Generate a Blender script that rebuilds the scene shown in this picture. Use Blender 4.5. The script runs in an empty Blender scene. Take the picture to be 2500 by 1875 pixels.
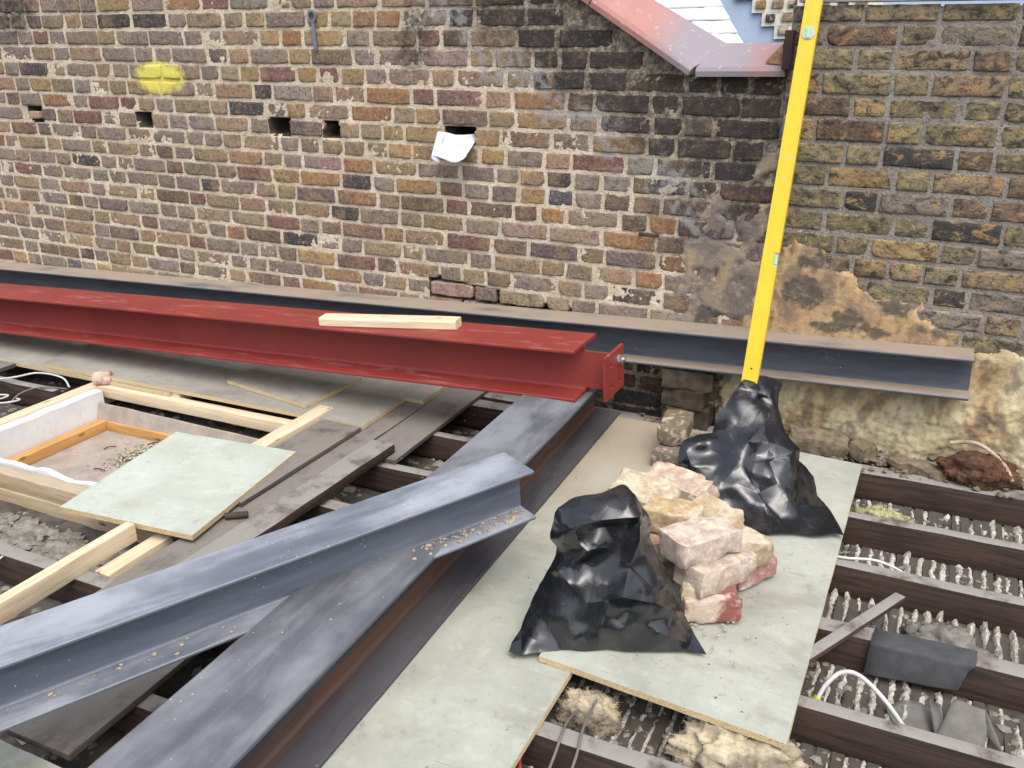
import bpy, bmesh, math, random
from mathutils import Vector, Matrix, noise
import numpy as np

SC = bpy.context.scene
COL = SC.collection
R = math.radians

# ------------------------------------------------------------------ camera, sky, sun, exposure
cam_d = bpy.data.cameras.new('camera')
cam_d.sensor_width = 36.0
cam_d.lens = 2161.0 / 2500.0 * 36.0
cam_d.clip_start = 0.05
cam_d.clip_end = 500.0
cam = bpy.data.objects.new('camera', cam_d)
COL.objects.link(cam)
fw = Vector((-0.41077198, 0.83872821, -0.35749318))
rt = Vector((0.90046311, 0.43467891, -0.01484657))
up = Vector((-0.14295, 0.32801, 0.93380))
M = Matrix((rt, up, -fw)).transposed().to_4x4()
M.translation = Vector((0.0, -3.35220485, 1.54703606))
cam.matrix_world = M
SC.camera = cam

SUN_EL, SUN_AZ = R(60.0), R(140.0)          # azimuth measured clockwise from +Y
world = bpy.data.worlds.new('World')
SC.world = world
world.use_nodes = True
wn = world.node_tree
wn.nodes.clear()
w_out = wn.nodes.new('ShaderNodeOutputWorld')
w_bg = wn.nodes.new('ShaderNodeBackground')
w_sky = wn.nodes.new('ShaderNodeTexSky')
w_sky.sky_type = 'NISHITA'
w_sky.sun_disc = False
w_sky.sun_elevation = SUN_EL
w_sky.sun_rotation = SUN_AZ
w_sky.air_density = 1.0
w_sky.dust_density = 4.0
w_sky.ozone_density = 1.0
w_hs = wn.nodes.new('ShaderNodeHueSaturation')
w_hs.inputs['Saturation'].default_value = 0.5
wn.links.new(w_sky.outputs[0], w_hs.inputs['Color'])
wn.links.new(w_hs.outputs[0], w_bg.inputs['Color'])
w_bg.inputs['Strength'].default_value = 0.15
wn.links.new(w_bg.outputs[0], w_out.inputs[0])

sun_d = bpy.data.lights.new('sun', 'SUN')
sun_d.energy = 0.80
sun_d.angle = R(60.0)
sun_d.color = (1.0, 0.96, 0.90)
sun = bpy.data.objects.new('sun', sun_d)
COL.objects.link(sun)
sdir = Vector((math.sin(SUN_AZ) * math.cos(SUN_EL), math.cos(SUN_AZ) * math.cos(SUN_EL), math.sin(SUN_EL)))
sun.rotation_euler = sdir.to_track_quat('Z', 'Y').to_euler()

SC.view_settings.view_transform = 'Standard'
SC.view_settings.look = 'None'
SC.view_settings.gamma = 1.0
SC.view_settings.use_curve_mapping = False
SC.view_settings.exposure = 1.03

rnd = random.Random(7)

# ------------------------------------------------------------------ helpers
def nz(x, y, z, s=1.0):
    return noise.noise(Vector((x * s, y * s, z * s)))

def fbm(x, y, z, s=1.0, o=4):
    return noise.fractal(Vector((x * s, y * s, z * s)), 0.9, 2.0, o)

def smooth(a, b, x):
    t = max(0.0, min(1.0, (x - a) / (b - a)))
    return t * t * (3 - 2 * t)

def tag(o, label=None, cat=None, group=None, kind=None):
    if label: o['label'] = label
    if cat: o['category'] = cat
    if group: o['group'] = group
    if kind: o['kind'] = kind
    return o

def thing(name, label, cat, loc=(0, 0, 0), rot=None, group=None):
    o = bpy.data.objects.new(name, None)
    o.empty_display_size = 0.05
    COL.objects.link(o)
    if rot is not None:
        m = rot.to_4x4(); m.translation = Vector(loc); o.matrix_world = m
    else:
        o.location = loc
    return tag(o, label, cat, group)

def link(name, me, mat=None, parent=None, loc=None, rot=None):
    o = bpy.data.objects.new(name, me)
    COL.objects.link(o)
    if mat is not None and len(me.materials) == 0:
        for m in (mat if isinstance(mat, (list, tuple)) else [mat]):
            me.materials.append(m)
    if parent is not None: o.parent = parent
    if loc is not None or rot is not None:
        m = (rot or Matrix.Identity(3)).to_4x4(); m.translation = Vector(loc or (0, 0, 0))
        if parent is not None: o.matrix_local = m
        else: o.matrix_world = m
    return o

def bm_mesh(bm, name, smooth_shade=False, split=None):
    bmesh.ops.recalc_face_normals(bm, faces=bm.faces[:])
    me = bpy.data.meshes.new(name)
    bm.to_mesh(me); bm.free()
    if smooth_shade:
        for p in me.polygons: p.use_smooth = True
        if split is not None and hasattr(me, 'set_sharp_from_angle'):
            me.set_sharp_from_angle(angle=split)
    return me

def box_bm(bm, x0, x1, y0, y1, z0, z1):
    v = [bm.verts.new((x, y, z)) for z in (z0, z1) for y in (y0, y1) for x in (x0, x1)]
    for f in ((0, 2, 3, 1), (4, 5, 7, 6), (0, 1, 5, 4), (2, 6, 7, 3), (0, 4, 6, 2), (1, 3, 7, 5)):
        bm.faces.new([v[i] for i in f])

def rough_box(name, L, W, H, bevel=0.004, amp=0.002, freq=12.0, cuts=(8, 2, 1), seed=0, origin=(0, 0, 0), smooth_shade=True):
    """box from 0..L, -W/2..W/2, 0..H with worn edges"""
    bm = bmesh.new()
    nx, ny, nz_ = cuts
    bmesh.ops.create_cube(bm, size=1.0)
    for v in bm.verts:
        v.co = Vector(((v.co.x + .5) * L, v.co.y * W, (v.co.z + .5) * H))
    if bevel > 0:
        bmesh.ops.bevel(bm, geom=bm.edges[:], offset=bevel, segments=2, profile=0.6, affect='EDGES', clamp_overlap=True)
    for ax, n, ln, of in ((0, nx, L, 0), (1, ny, W, -W / 2), (2, nz_, H, 0)):
        for i in range(1, n):
            co = Vector((0, 0, 0)); co[ax] = of + ln * i / n
            no = Vector((0, 0, 0)); no[ax] = 1
            bmesh.ops.bisect_plane(bm, geom=bm.verts[:] + bm.edges[:] + bm.faces[:], plane_co=co, plane_no=no)
    for v in bm.verts:
        p = v.co
        d = noise.noise_vector(Vector((p.x * freq + seed * 7.3, p.y * freq + seed, p.z * freq)))
        v.co = p + Vector(d) * amp + Vector(origin)
    return bm_mesh(bm, name, smooth_shade, R(40))

def basis(p0, p1, upv=Vector((0, 0, 1))):
    x = (Vector(p1) - Vector(p0)).normalized()
    y = upv.cross(x).normalized()
    z = x.cross(y)
    return Matrix((x, y, z)).transposed()

def tube(name, pts, r, seg=8, mat=None, parent=None):
    """swept round tube through points (Catmull-Rom)"""
    P = [Vector(p) for p in pts]
    Q = []
    n = len(P)
    for i in range(n - 1):
        a, b, c, d = P[max(i - 1, 0)], P[i], P[i + 1], P[min(i + 2, n - 1)]
        for k in range(6):
            t = k / 6.0
            Q.append(0.5 * ((2 * b) + (c - a) * t + (2 * a - 5 * b + 4 * c - d) * t * t + (3 * b - a - 3 * c + d) * t ** 3))
    Q.append(P[-1])
    bm = bmesh.new()
    rings = []
    for i, q in enumerate(Q):
        t = (Q[min(i + 1, len(Q) - 1)] - Q[max(i - 1, 0)]).normalized()
        s = t.cross(Vector((0.13, 0.21, 0.97))).normalized(); u = s.cross(t)
        rings.append([bm.verts.new(q + (s * math.cos(a) + u * math.sin(a)) * r) for a in [2 * math.pi * k / seg for k in range(seg)]])
    for a, b in zip(rings, rings[1:]):
        for k in range(seg):
            bm.faces.new((a[k], a[(k + 1) % seg], b[(k + 1) % seg], b[k]))
    bm.faces.new(rings[0][::-1]); bm.faces.new(rings[-1])
    return link(name, bm_mesh(bm, name, True, R(60)), mat, parent)

# ------------------------------------------------------------------ materials
class NT:
    def __init__(s, name):
        s.m = bpy.data.materials.new(name); s.m.use_nodes = True
        s.t = s.m.node_tree; s.t.nodes.clear()
        s.out = s.t.nodes.new('ShaderNodeOutputMaterial')
        s.b = s.t.nodes.new('ShaderNodeBsdfPrincipled')
        s.t.links.new(s.b.outputs[0], s.out.inputs[0])
    def n(s, ty, **kw):
        nd = s.t.nodes.new('ShaderNode' + ty)
        for k, v in kw.items(): setattr(nd, k, v)
        return nd
    def L(s, a, b): s.t.links.new(a, b)
    def val(s, sock, v):
        if hasattr(v, 'is_linked'): s.L(v, sock)
        else: sock.default_value = v
    def coord(s, kind='Object'):
        if kind == 'World': return s.n('NewGeometry').outputs['Position']
        return s.n('TexCoord').outputs[kind]
    def mapping(s, vec, scale=(1, 1, 1), loc=(0, 0, 0), rot=(0, 0, 0)):
        m = s.n('Mapping'); s.L(vec, m.inputs[0]); m.inputs['Scale'].default_value = scale
        m.inputs['Location'].default_value = loc; m.inputs['Rotation'].default_value = rot
        return m.outputs[0]
    def noise(s, vec, scale=5, detail=5, rough=.55, dist=0):
        n = s.n('TexNoise'); s.L(vec, n.inputs['Vector'])
        n.inputs['Scale'].default_value = scale; n.inputs['Detail'].default_value = detail
        n.inputs['Roughness'].default_value = rough; n.inputs['Distortion'].default_value = dist
        return n.outputs['Fac']
    def vor(s, vec, scale=20, feature='F1', out='Distance'):
        n = s.n('TexVoronoi', feature=feature); s.L(vec, n.inputs['Vector']); n.inputs['Scale'].default_value = scale
        return n.outputs[out]
    def rng(s, v, a, b, c=0.0, d=1.0, sm=True):
        m = s.n('MapRange'); m.interpolation_type = 'SMOOTHSTEP' if sm else 'LINEAR'
        s.val(m.inputs[0], v)
        for i, x in enumerate((a, b, c, d)): m.inputs[i + 1].default_value = x
        return m.outputs[0]
    def math(s, op, a, b=0.0, c=0.0):
        m = s.n('Math', operation=op); s.val(m.inputs[0], a); s.val(m.inputs[1], b); s.val(m.inputs[2], c)
        return m.outputs[0]
    def mix(s, f, a, b, mode='MIX'):
        m = s.n('Mix', data_type='RGBA', blend_type=mode); s.val(m.inputs[0], f)
        s.val(m.inputs[6], (*a, 1) if isinstance(a, tuple) and len(a) == 3 else a)
        s.val(m.inputs[7], (*b, 1) if isinstance(b, tuple) and len(b) == 3 else b)
        return m.outputs[2]
    def xyz(s, v):
        n = s.n('SeparateXYZ'); s.L(v, n.inputs[0]); return n.outputs
    def done(s, col, rough=.7, bump=None, bstr=.3, bdist=.004, metal=0.0, spec=.5):
        s.val(s.b.inputs['Base Color'], (*col, 1) if isinstance(col, tuple) else col)
        s.val(s.b.inputs['Roughness'], rough); s.val(s.b.inputs['Metallic'], metal)
        s.val(s.b.inputs['Specular IOR Level'], spec)
        if bump is not None:
            bn = s.n('Bump'); bn.inputs['Strength'].default_value = bstr; bn.inputs['Distance'].default_value = bdist
            s.val(bn.inputs['Height'], bump); s.L(bn.outputs[0], s.b.inputs['Normal'])
        return s.m

def wall_marks(t, P, col, soot=True):
    """soot under the coping and the yellow spray patch, both fixed places on the wall"""
    x, y, z = t.xyz(P)
    n = t.noise(P, 5, 5, .6); n2 = t.noise(P, 22, 4, .6); n3_ = t.noise(P, 34, 5, .72)
    if soot:
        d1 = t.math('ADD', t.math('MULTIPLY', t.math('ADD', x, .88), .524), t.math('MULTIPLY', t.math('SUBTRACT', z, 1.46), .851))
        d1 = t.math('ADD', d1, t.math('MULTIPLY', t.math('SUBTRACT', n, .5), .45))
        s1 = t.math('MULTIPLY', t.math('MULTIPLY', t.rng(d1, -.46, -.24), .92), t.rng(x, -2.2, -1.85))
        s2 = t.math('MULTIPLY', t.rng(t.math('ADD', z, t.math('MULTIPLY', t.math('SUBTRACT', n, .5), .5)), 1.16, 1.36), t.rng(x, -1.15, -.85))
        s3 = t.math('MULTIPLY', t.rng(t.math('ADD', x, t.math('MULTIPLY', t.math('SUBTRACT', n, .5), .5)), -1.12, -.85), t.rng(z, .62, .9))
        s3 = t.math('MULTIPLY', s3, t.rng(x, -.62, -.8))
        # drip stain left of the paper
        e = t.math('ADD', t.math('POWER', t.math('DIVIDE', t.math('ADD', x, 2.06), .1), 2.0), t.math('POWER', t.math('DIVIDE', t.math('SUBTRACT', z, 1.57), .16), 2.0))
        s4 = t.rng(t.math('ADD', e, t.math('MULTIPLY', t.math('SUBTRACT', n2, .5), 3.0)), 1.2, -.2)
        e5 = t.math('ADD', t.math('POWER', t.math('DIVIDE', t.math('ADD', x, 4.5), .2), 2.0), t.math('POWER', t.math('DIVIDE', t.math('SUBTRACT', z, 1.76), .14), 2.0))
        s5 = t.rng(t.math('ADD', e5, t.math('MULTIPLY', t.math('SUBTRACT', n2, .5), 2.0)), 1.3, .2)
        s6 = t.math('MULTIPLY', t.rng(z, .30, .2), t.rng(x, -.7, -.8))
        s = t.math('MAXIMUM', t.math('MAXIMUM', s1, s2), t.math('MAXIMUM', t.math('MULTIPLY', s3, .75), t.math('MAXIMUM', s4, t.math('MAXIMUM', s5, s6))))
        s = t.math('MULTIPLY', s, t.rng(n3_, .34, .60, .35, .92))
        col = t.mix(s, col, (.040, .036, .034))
        # pale lime bloom along the old flashing line
        b = t.math('ADD', d1, .40)
        bl = t.math('MULTIPLY', t.rng(t.math('ABSOLUTE', b), .085, .02), t.rng(n2, .42, .58))
        bl = t.math('MULTIPLY', bl, t.math('MULTIPLY', t.rng(x, -2.2, -1.9), t.rng(x, -.6, -.8)))
        col = t.mix(t.math('MULTIPLY', bl, .7), col, (.30, .285, .275))
    e = t.math('ADD', t.math('POWER', t.math('DIVIDE', t.math('ADD', x, 3.515), .150), 2.0), t.math('POWER', t.math('DIVIDE', t.math('SUBTRACT', z, 1.425), .072), 2.0))
    ym = t.rng(t.math('ADD', e, t.math('ADD', t.math('MULTIPLY', t.math('SUBTRACT', n2, .5), 2.0), t.math('MULTIPLY', t.math('SUBTRACT', n3_, .5), 1.2))), 1.5, .45)
    return t.mix(t.math('MULTIPLY', ym, .88), col, (.74, .67, .13))

def brick_mat(name, src):
    t = NT(name)
    P = t.coord('World')
    if src == 'OBJ':
        base = t.n('ObjectInfo').outputs['Color']; rnd_ = t.n('ObjectInfo').outputs['Random']
    else:
        a = t.n('VertexColor', layer_name='col'); base = a.outputs[0]; rnd_ = a.outputs[1]
    off = t.n('VectorMath', operation='ADD'); t.L(P, off.inputs[0]); t.L(t.math('MULTIPLY', rnd_, 9.0), off.inputs[1]); Q = off.outputs[0]
    n0 = t.noise(t.mapping(Q, (1, 1, .7)), 7, 3, .5, .3)
    n1 = t.noise(t.mapping(Q, (1, 1, 1.6)), 17, 6, .70, .5); n2 = t.noise(Q, 62, 5, .72); n3 = t.noise(P, 150, 4, .7)
    # kiss marks and half burnt ends: the colour drifts inside one brick
    c = t.mix(t.math('MULTIPLY', t.rng(n0, .50, .64), .62), base, (.265, .185, .105))
    c = t.mix(t.math('MULTIPLY', t.rng(n0, .46, .34), .50), c, (.165, .115, .105))
    c = t.mix(t.math('MULTIPLY', t.rng(n1, .47, .36), .62), c, t.mix(.65, base, (.06, .046, .043)))
    c = t.mix(t.math('MULTIPLY', t.rng(n1, .56, .72), .45), c, t.mix(.5, base, (.42, .34, .25)))
    c = t.mix(t.math('MULTIPLY', t.rng(n2, .48, .36), .75), c, t.mix(.72, base, (.045, .036, .034)))
    c = t.mix(t.math('MULTIPLY', t.rng(n2, .54, .65), .55), c, t.mix(.55, base, (.50, .42, .33)))
    c = t.mix(t.math('MULTIPLY', t.rng(n3, .46, .32), .5), c, t.mix(.6, c, (.05, .04, .035)))
    pit = t.rng(t.vor(P, 70), .17, .08)
    pit = t.math('MULTIPLY', pit, t.rng(t.noise(P, 14, 2), .48, .56))
    c = t.mix(t.math('MULTIPLY', pit, .85), c, (.03, .025, .025))
    c = t.mix(t.math('MULTIPLY', t.rng(n3, .57, .70), .55), c, (.55, .48, .39))
    c = wall_marks(t, P, c)
    h = t.math('ADD', t.math('MULTIPLY', n2, .9), t.math('ADD', t.math('MULTIPLY', n3, .6), t.math('MULTIPLY', pit, -1.2)))
    return t.done(c, .94, h, .8, .008, spec=.12)

def mortar_mat(name, c1, c2, c3, marks=True):
    t = NT(name); P = t.coord('World')
    n1 = t.noise(P, 6, 5, .6); n2 = t.noise(P, 55, 5, .7); n3 = t.noise(P, 140, 4, .7)
    c = t.mix(t.rng(n1, .35, .65), c1, c2)
    c = t.mix(t.math('MULTIPLY', t.rng(n2, .47, .32), .75), c, c3)
    c = t.mix(t.math('MULTIPLY', t.rng(n3, .46, .33), .75), c, tuple(x * .45 for x in c3))
    c = t.mix(t.math('MULTIPLY', t.rng(n3, .56, .70), .5), c, tuple(min(.85, x * 1.2) for x in c1))
    if marks: c = wall_marks(t, P, c)
    h = t.math('ADD', n2, t.math('MULTIPLY', n3, .8))
    return t.done(c, .95, h, .9, .009, spec=.1)

def wood_mat(name, c1, c2, rough=.75, dust=None, knots=True, scale=1.0, dustamt=.7):
    t = NT(name); O = t.coord('Object')
    oi = t.n('ObjectInfo').outputs['Random']
    off = t.n('CombineXYZ'); t.L(t.math('MULTIPLY', oi, 13.0), off.inputs[0]); t.L(t.math('MULTIPLY', oi, 5.0), off.inputs[1])
    ad = t.n('VectorMath', operation='ADD'); t.L(O, ad.inputs[0]); t.L(off.outputs[0], ad.inputs[1])
    V = ad.outputs[0]
    g = t.noise(t.mapping(V, (1.2 * scale, 22 * scale, 22 * scale)), 3.0, 5, .6, .6)
    g2 = t.noise(t.mapping(V, (3, 90, 90)), 3.0, 3, .6)
    c = t.mix(t.rng(g, .35, .68), c1, c2)
    c = t.mix(t.math('MULTIPLY', t.rng(g2, .52, .7), .35), c, tuple(x * .55 for x in c1))
    if knots:
        k = t.vor(t.mapping(V, (5, 14, 14)), 1.0)
        c = t.mix(t.math('MULTIPLY', t.rng(k, .13, .06), .8), c, tuple(x * .35 for x in c2))
    if dust:
        P = t.coord('World')
        nrm = t.n('NewGeometry').outputs['Normal']
        up_ = t.rng(t.xyz(nrm)[2], .4, .9)
        dn = t.rng(t.noise(P, 9, 5, .65), .24, .52)
        c = t.mix(t.math('MULTIPLY', t.math('MULTIPLY', up_, dn), dustamt), c, dust)
    return t.done(c, rough, t.math('ADD', g, t.math('MULTIPLY', g2, .6)), .35, .003, spec=.25)

def steel_mat(name, c1, c2, dust=(.42, .38, .33), dustamt=.5, rust=0.0, rough=.5, dthr=0.0):
    t = NT(name); O = t.coord('Object')
    s1 = t.noise(t.mapping(O, (1.6, 14, 14)), 2.0, 6, .62, .8)
    s2 = t.noise(t.mapping(O, (5, 40, 40)), 2.0, 4, .6)
    b = t.noise(O, 7, 6, .65)
    c = t.mix(t.rng(s1, .32, .68), c1, c2)
    c = t.mix(t.math('MULTIPLY', t.rng(s2, .55, .75), .35), c, tuple(x * 1.6 for x in c2))
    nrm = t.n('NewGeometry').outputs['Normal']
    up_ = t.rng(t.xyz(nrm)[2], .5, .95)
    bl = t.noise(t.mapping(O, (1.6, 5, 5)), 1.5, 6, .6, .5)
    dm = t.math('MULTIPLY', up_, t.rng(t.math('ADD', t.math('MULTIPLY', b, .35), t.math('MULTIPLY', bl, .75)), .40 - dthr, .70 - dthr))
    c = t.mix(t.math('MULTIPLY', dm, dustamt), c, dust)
    sp = t.rng(t.vor(O, 45), .10, .04)
    sp = t.math('MULTIPLY', sp, t.rng(t.noise(O, 5, 2), .5, .62))
    c = t.mix(t.math('MULTIPLY', sp, .7), c, (.65, .62, .56))
    rs = t.math('MULTIPLY', t.rng(t.noise(t.mapping(O, (3, 12, 12)), 3, 5, .7), .62, .74), .35 + rust * .5)
    if rust:
        z = t.xyz(O)[2]
        band = t.math('MULTIPLY', t.math('MULTIPLY', t.rng(t.math('ABSOLUTE', t.math('SUBTRACT', z, .035)), .035, .008), t.rng(t.math('ABSOLUTE', t.xyz(O)[1]), .05, .02)), t.rng(s1, .25, .5))
        rs = t.math('MAXIMUM', rs, t.math('MULTIPLY', band, rust))
    c = t.mix(t.math('MINIMUM', rs, .9), c, (.13, .055, .025))
    rr_ = t.math('ADD', t.rng(s1, .3, .7, rough - .08, rough + .14), t.math('MULTIPLY', dm, .35))
    return t.done(c, rr_, t.math('ADD', b, t.math('MULTIPLY', s2, .4)), .12, .003, spec=.5)

def paint_mat(name, col, scuff, rough=.45):
    t = NT(name); O = t.coord('Object')
    n = t.noise(t.mapping(O, (2.2, 9, 9)), 2.2, 6, .65, .6)
    n2 = t.noise(O, 60, 4, .6); fine = t.noise(t.mapping(O, (10, 70, 70)), 3, 4, .65)
    c = t.mix(t.rng(t.noise(O, 4, 4), .3, .7), col, tuple(x * .84 for x in col))
    up_ = t.rng(t.xyz(t.n('NewGeometry').outputs['Normal'])[2], .5, .95)
    m = t.math('MULTIPLY', t.math('MULTIPLY', t.rng(n, .53, .66), t.rng(fine, .36, .6)), t.math('ADD', t.math('MULTIPLY', up_, .45), .04))
    c = t.mix(m, c, scuff)
    dirt = t.rng(n2, .6, .74)
    c = t.mix(t.math('MULTIPLY', dirt, .22), c, tuple(x * .3 for x in col))
    return t.done(c, t.rng(n, .3, .7, rough - .06, rough + .16), t.math('ADD', n2, fine), .12, .002, spec=.4)

def board_mat(name, c1, c2, stain, dust=.4, trodden=None):
    t = NT(name); O = t.coord('Object')
    oi = t.n('ObjectInfo').outputs['Random']
    ad = t.n('VectorMath', operation='ADD'); t.L(O, ad.inputs[0]); t.L(t.math('MULTIPLY', oi, 9.0), ad.inputs[1]); V = ad.outputs[0]
    n = t.noise(V, 3.2, 6, .62, .5); n2 = t.noise(V, 16, 5, .65); n3 = t.noise(V, 90, 4, .65)
    s = t.noise(t.mapping(V, (2, 3.2, 1), rot=(0, 0, .5)), 2.2, 6, .66, .3)
    c = t.mix(t.rng(n, .36, .66), c1, c2)
    c = t.mix(t.math('MULTIPLY', t.rng(n2, .5, .72), dust), c, tuple(x * 1.25 for x in c1))
    c = t.mix(t.math('MULTIPLY', t.rng(s, .52, .68), .5), c, stain)
    c = t.mix(t.math('MULTIPLY', t.rng(n2, .42, .28), .4), c, tuple(x * .7 for x in stain))
    c = t.mix(t.math('MULTIPLY', t.rng(n3, .56, .72), .28), c, tuple(x * .55 for x in c1))
    for r_, sx in ((.5, 60), (-.8, 45), (1.4, 70)):
        ln = t.noise(t.mapping(V, (2.5, sx, 1), rot=(0, 0, r_)), 1.6, 3, .6, .3)
        c = t.mix(t.math('MULTIPLY', t.math('MULTIPLY', t.rng(ln, .66, .72), t.rng(n2, .45, .6)), .45), c, tuple(x * .45 for x in c1))
    if trodden:          # brown dirt trodden over the end by the wall
        yy = t.math('ADD', t.xyz(O)[1], t.math('MULTIPLY', t.math('SUBTRACT', n, .5), 1.2))
        c = t.mix(t.math('MULTIPLY', t.rng(yy, -.1, 1.0), .85), c, trodden)
    dk = t.math('MULTIPLY', t.rng(t.vor(V, 26), .07, .03), t.rng(t.noise(V, 6, 2), .52, .6))
    c = t.mix(t.math('MULTIPLY', dk, .75), c, (.06, .055, .05))
    return t.done(c, .72, t.math('ADD', n3, n2), .12, .002, spec=.3)

def edge_mat():
    t = NT('chipboard edge'); O = t.coord('Object')
    n = t.noise(t.mapping(O, (1, 1, 2)), 130, 3, .7); v = t.vor(O, 220)
    c = t.mix(t.rng(n, .35, .65), (.66, .52, .31), (.44, .33, .18))
    c = t.mix(t.math('MULTIPLY', t.rng(n, .46, .34), .8), c, (.10, .07, .04))
    return t.done(c, .9, n, .6, .004, spec=.15)

def plain(name, c, rough=.7, var=.25, sc=25, bump=.2, spec=.3, metal=0.0, c2=None):
    t = NT(name); O = t.coord('Object')
    n = t.noise(O, sc, 5, .62); n2 = t.noise(O, sc * 6, 3, .6)
    col = t.mix(t.rng(n, .35, .68), c, c2 or tuple(x * (1 - var) for x in c))
    col = t.mix(t.math('MULTIPLY', t.rng(n2, .55, .72), .35), col, tuple(x * .6 for x in c))
    return t.done(col, rough, t.math('ADD', n, t.math('MULTIPLY', n2, .5)), bump, .004, spec=spec, metal=metal)

MAT = {}
MAT['brick'] = brick_mat('stock brick', 'OBJ')
MAT['brickv'] = brick_mat('stock brick courses', 'VC')
MAT['mortar'] = mortar_mat('lime mortar', (.68, .595, .47), (.55, .46, .34), (.30, .24, .175))
MAT['mortar_p'] = mortar_mat('grey pointing', (.33, .30, .26), (.24, .21, .18), (.14, .12, .105), marks=False)
MAT['old_wood'] = wood_mat('old joist wood', (.068, .040, .031), (.026, .020, .018), .8, dust=(.25, .235, .215), knots=False, dustamt=.95)
MAT['floor_wood'] = wood_mat('old floorboard', (.115, .096, .082), (.062, .052, .045), .8, dust=(.225, .205, .185), knots=False, dustamt=.7)
MAT['pine'] = wood_mat('new pine', (.64, .535, .385), (.55, .42, .27), .65)
MAT['pine_old'] = wood_mat('used pine', (.42, .33, .215), (.31, .225, .14), .75, dust=(.40, .35, .28), dustamt=.5)
MAT['orange_pine'] = wood_mat('varnished pine', (.55, .31, .12), (.42, .21, .07), .5)
MAT['steel'] = steel_mat('mill scale steel', (.095, .108, .140), (.120, .134, .166), dust=(.34, .36, .40), dustamt=.75, rough=.42)  # pale blue dust tone on upper faces paints in the sky light
MAT['steel_w'] = steel_mat('dirty mill scale steel', (.045, .052, .072), (.07, .08, .10), dust=(.27, .215, .165), dustamt=1.0, rough=.55, dthr=.14)
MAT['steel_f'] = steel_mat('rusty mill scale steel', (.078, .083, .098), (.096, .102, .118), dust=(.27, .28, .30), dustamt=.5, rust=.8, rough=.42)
MAT['steel_fd'] = steel_mat('dark rusty mill scale steel', (.040, .038, .050), (.055, .053, .064), dust=(.12, .11, .105), dustamt=.35, rust=.8, rough=.5)  # shade below the top flange put into the colour; the rust is real
MAT['red'] = paint_mat('red oxide primer', (.225, .032, .025), (.38, .22, .20))
MAT['board_g'] = board_mat('green grey chipboard', (.365, .38, .325), (.29, .30, .255), (.22, .195, .155))
MAT['board_p'] = board_mat('pale green chipboard', (.42, .455, .40), (.36, .385, .335), (.30, .275, .24))
MAT['board_b'] = board_mat('dusty brown chipboard', (.30, .285, .245), (.245, .23, .20), (.18, .16, .135))
MAT['board_t'] = board_mat('tan to green chipboard', (.365, .38, .325), (.29, .30, .255), (.22, .195, .155), .4, (.34, .275, .20))
MAT['edge'] = edge_mat()
MAT['zinc'] = plain('zinc plated steel', (.62, .63, .65), .3, .2, 60, .05, .5, .9)
MAT['chrome'] = plain('grey forged steel', (.23, .27, .33), .4, .25, 60, .1, .5, .5)
MAT['plaster'] = plain('white plasterboard', (.66, .675, .68), .8, .08, 12, .08)
MAT['plaster_d'] = plain('dirty plasterboard', (.36, .305, .26), .85, .25, 10, .15)
MAT['cable'] = plain('white cable sheath', (.50, .50, .475), .45, .15, 30, .05)
MAT['cable_g'] = plain('grey cable sheath', (.16, .15, .145), .5, .2, 30, .05)
MAT['cable_r'] = plain('red cable sheath', (.45, .05, .04), .45, .15, 30, .05)
MAT['tape'] = plain('yellow green tape', (.50, .52, .05), .5, .2, 60, .05)
MAT['wool'] = plain('dirty mineral wool', (.52, .44, .31), .98, .45, 9, 1.0, .05, c2=(.15, .12, .09))
MAT['fibre'] = plain('brown fibre', (.13, .070, .045), .98, .5, 40, 1.0, .05)
MAT['dust'] = plain('dirty ceiling plaster', (.10, .09, .078), .98, .5, 18, .9, .05)
MAT['rubble'] = plain('plaster rubble', (.25, .23, .20), .95, .5, 30, .7, .1)
MAT['crumb'] = plain('mortar crumbs', (.42, .35, .26), .95, .4, 40, .5, .1)
MAT['nib'] = plain('lime plaster nib', (.50, .47, .41), .95, .5, 45, .6, .1)
MAT['lath'] = wood_mat('split lath', (.058, .043, .034), (.038, .028, .023), .9, dust=(.085, .076, .066), knots=False)
MAT['felt'] = plain('grey roofing felt', (.15, .143, .13), .9, .25, 25, .3)
MAT['felt_d'] = plain('dark roofing felt', (.062, .062, .066), .85, .25, 25, .3)
MAT['iron'] = plain('rusty iron', (.065, .048, .04), .8, .4, 60, .5)
MAT['dbrick'] = plain('sooty brick', (.085, .068, .052), .95, .5, 18, .6, .1)  # soot on the packing bricks; painted shade inside the wall holes
MAT['black'] = plain('black hole', (.01, .01, .01), .9, .1, 20, 0)  # black for solid discs that paint in the dark of small holes
MAT['slate'] = plain('grey slate', (.60, .60, .62), .5, .12, 20, .1)
MAT['blue_wall'] = plain('pale blue render', (.40, .50, .64), .9, .08, 6, .1)
MAT['white_mortar'] = plain('pale mortar', (.74, .70, .60), .9, .2, 30, .3)

# ------------------------------------------------------------------ the party wall
TILT = 0.0175
ROWS = [1.6571, 1.5815, 1.5056, 1.4296, 1.3523, 1.2748, 1.2, 1.1233, 1.0489, 0.9757, 0.902, 0.8283, 0.7534, 0.6797, 0.6049, 0.5293, 0.4572]
while ROWS[0] < 2.0: ROWS.insert(0, ROWS[0] + 0.0758)
while ROWS[-1] > 0.03: ROWS.append(ROWS[-1] - 0.0735)
IHOLE = [i for i, z in enumerate(ROWS) if abs(z - 1.2) < 1e-6][0]
HOLES = [(-4.515, -4.415), (-3.715, -3.615), (-2.870, -2.755), (-2.565, -2.478), (-1.93, -1.795)]
PIER_X = -0.552

def coping_z(x):
    if x < -1.60: return 9.0
    if x < -0.885: return 1.445 + (-0.885 - x) * (0.2420 / 0.3850)
    return 1.440

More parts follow.
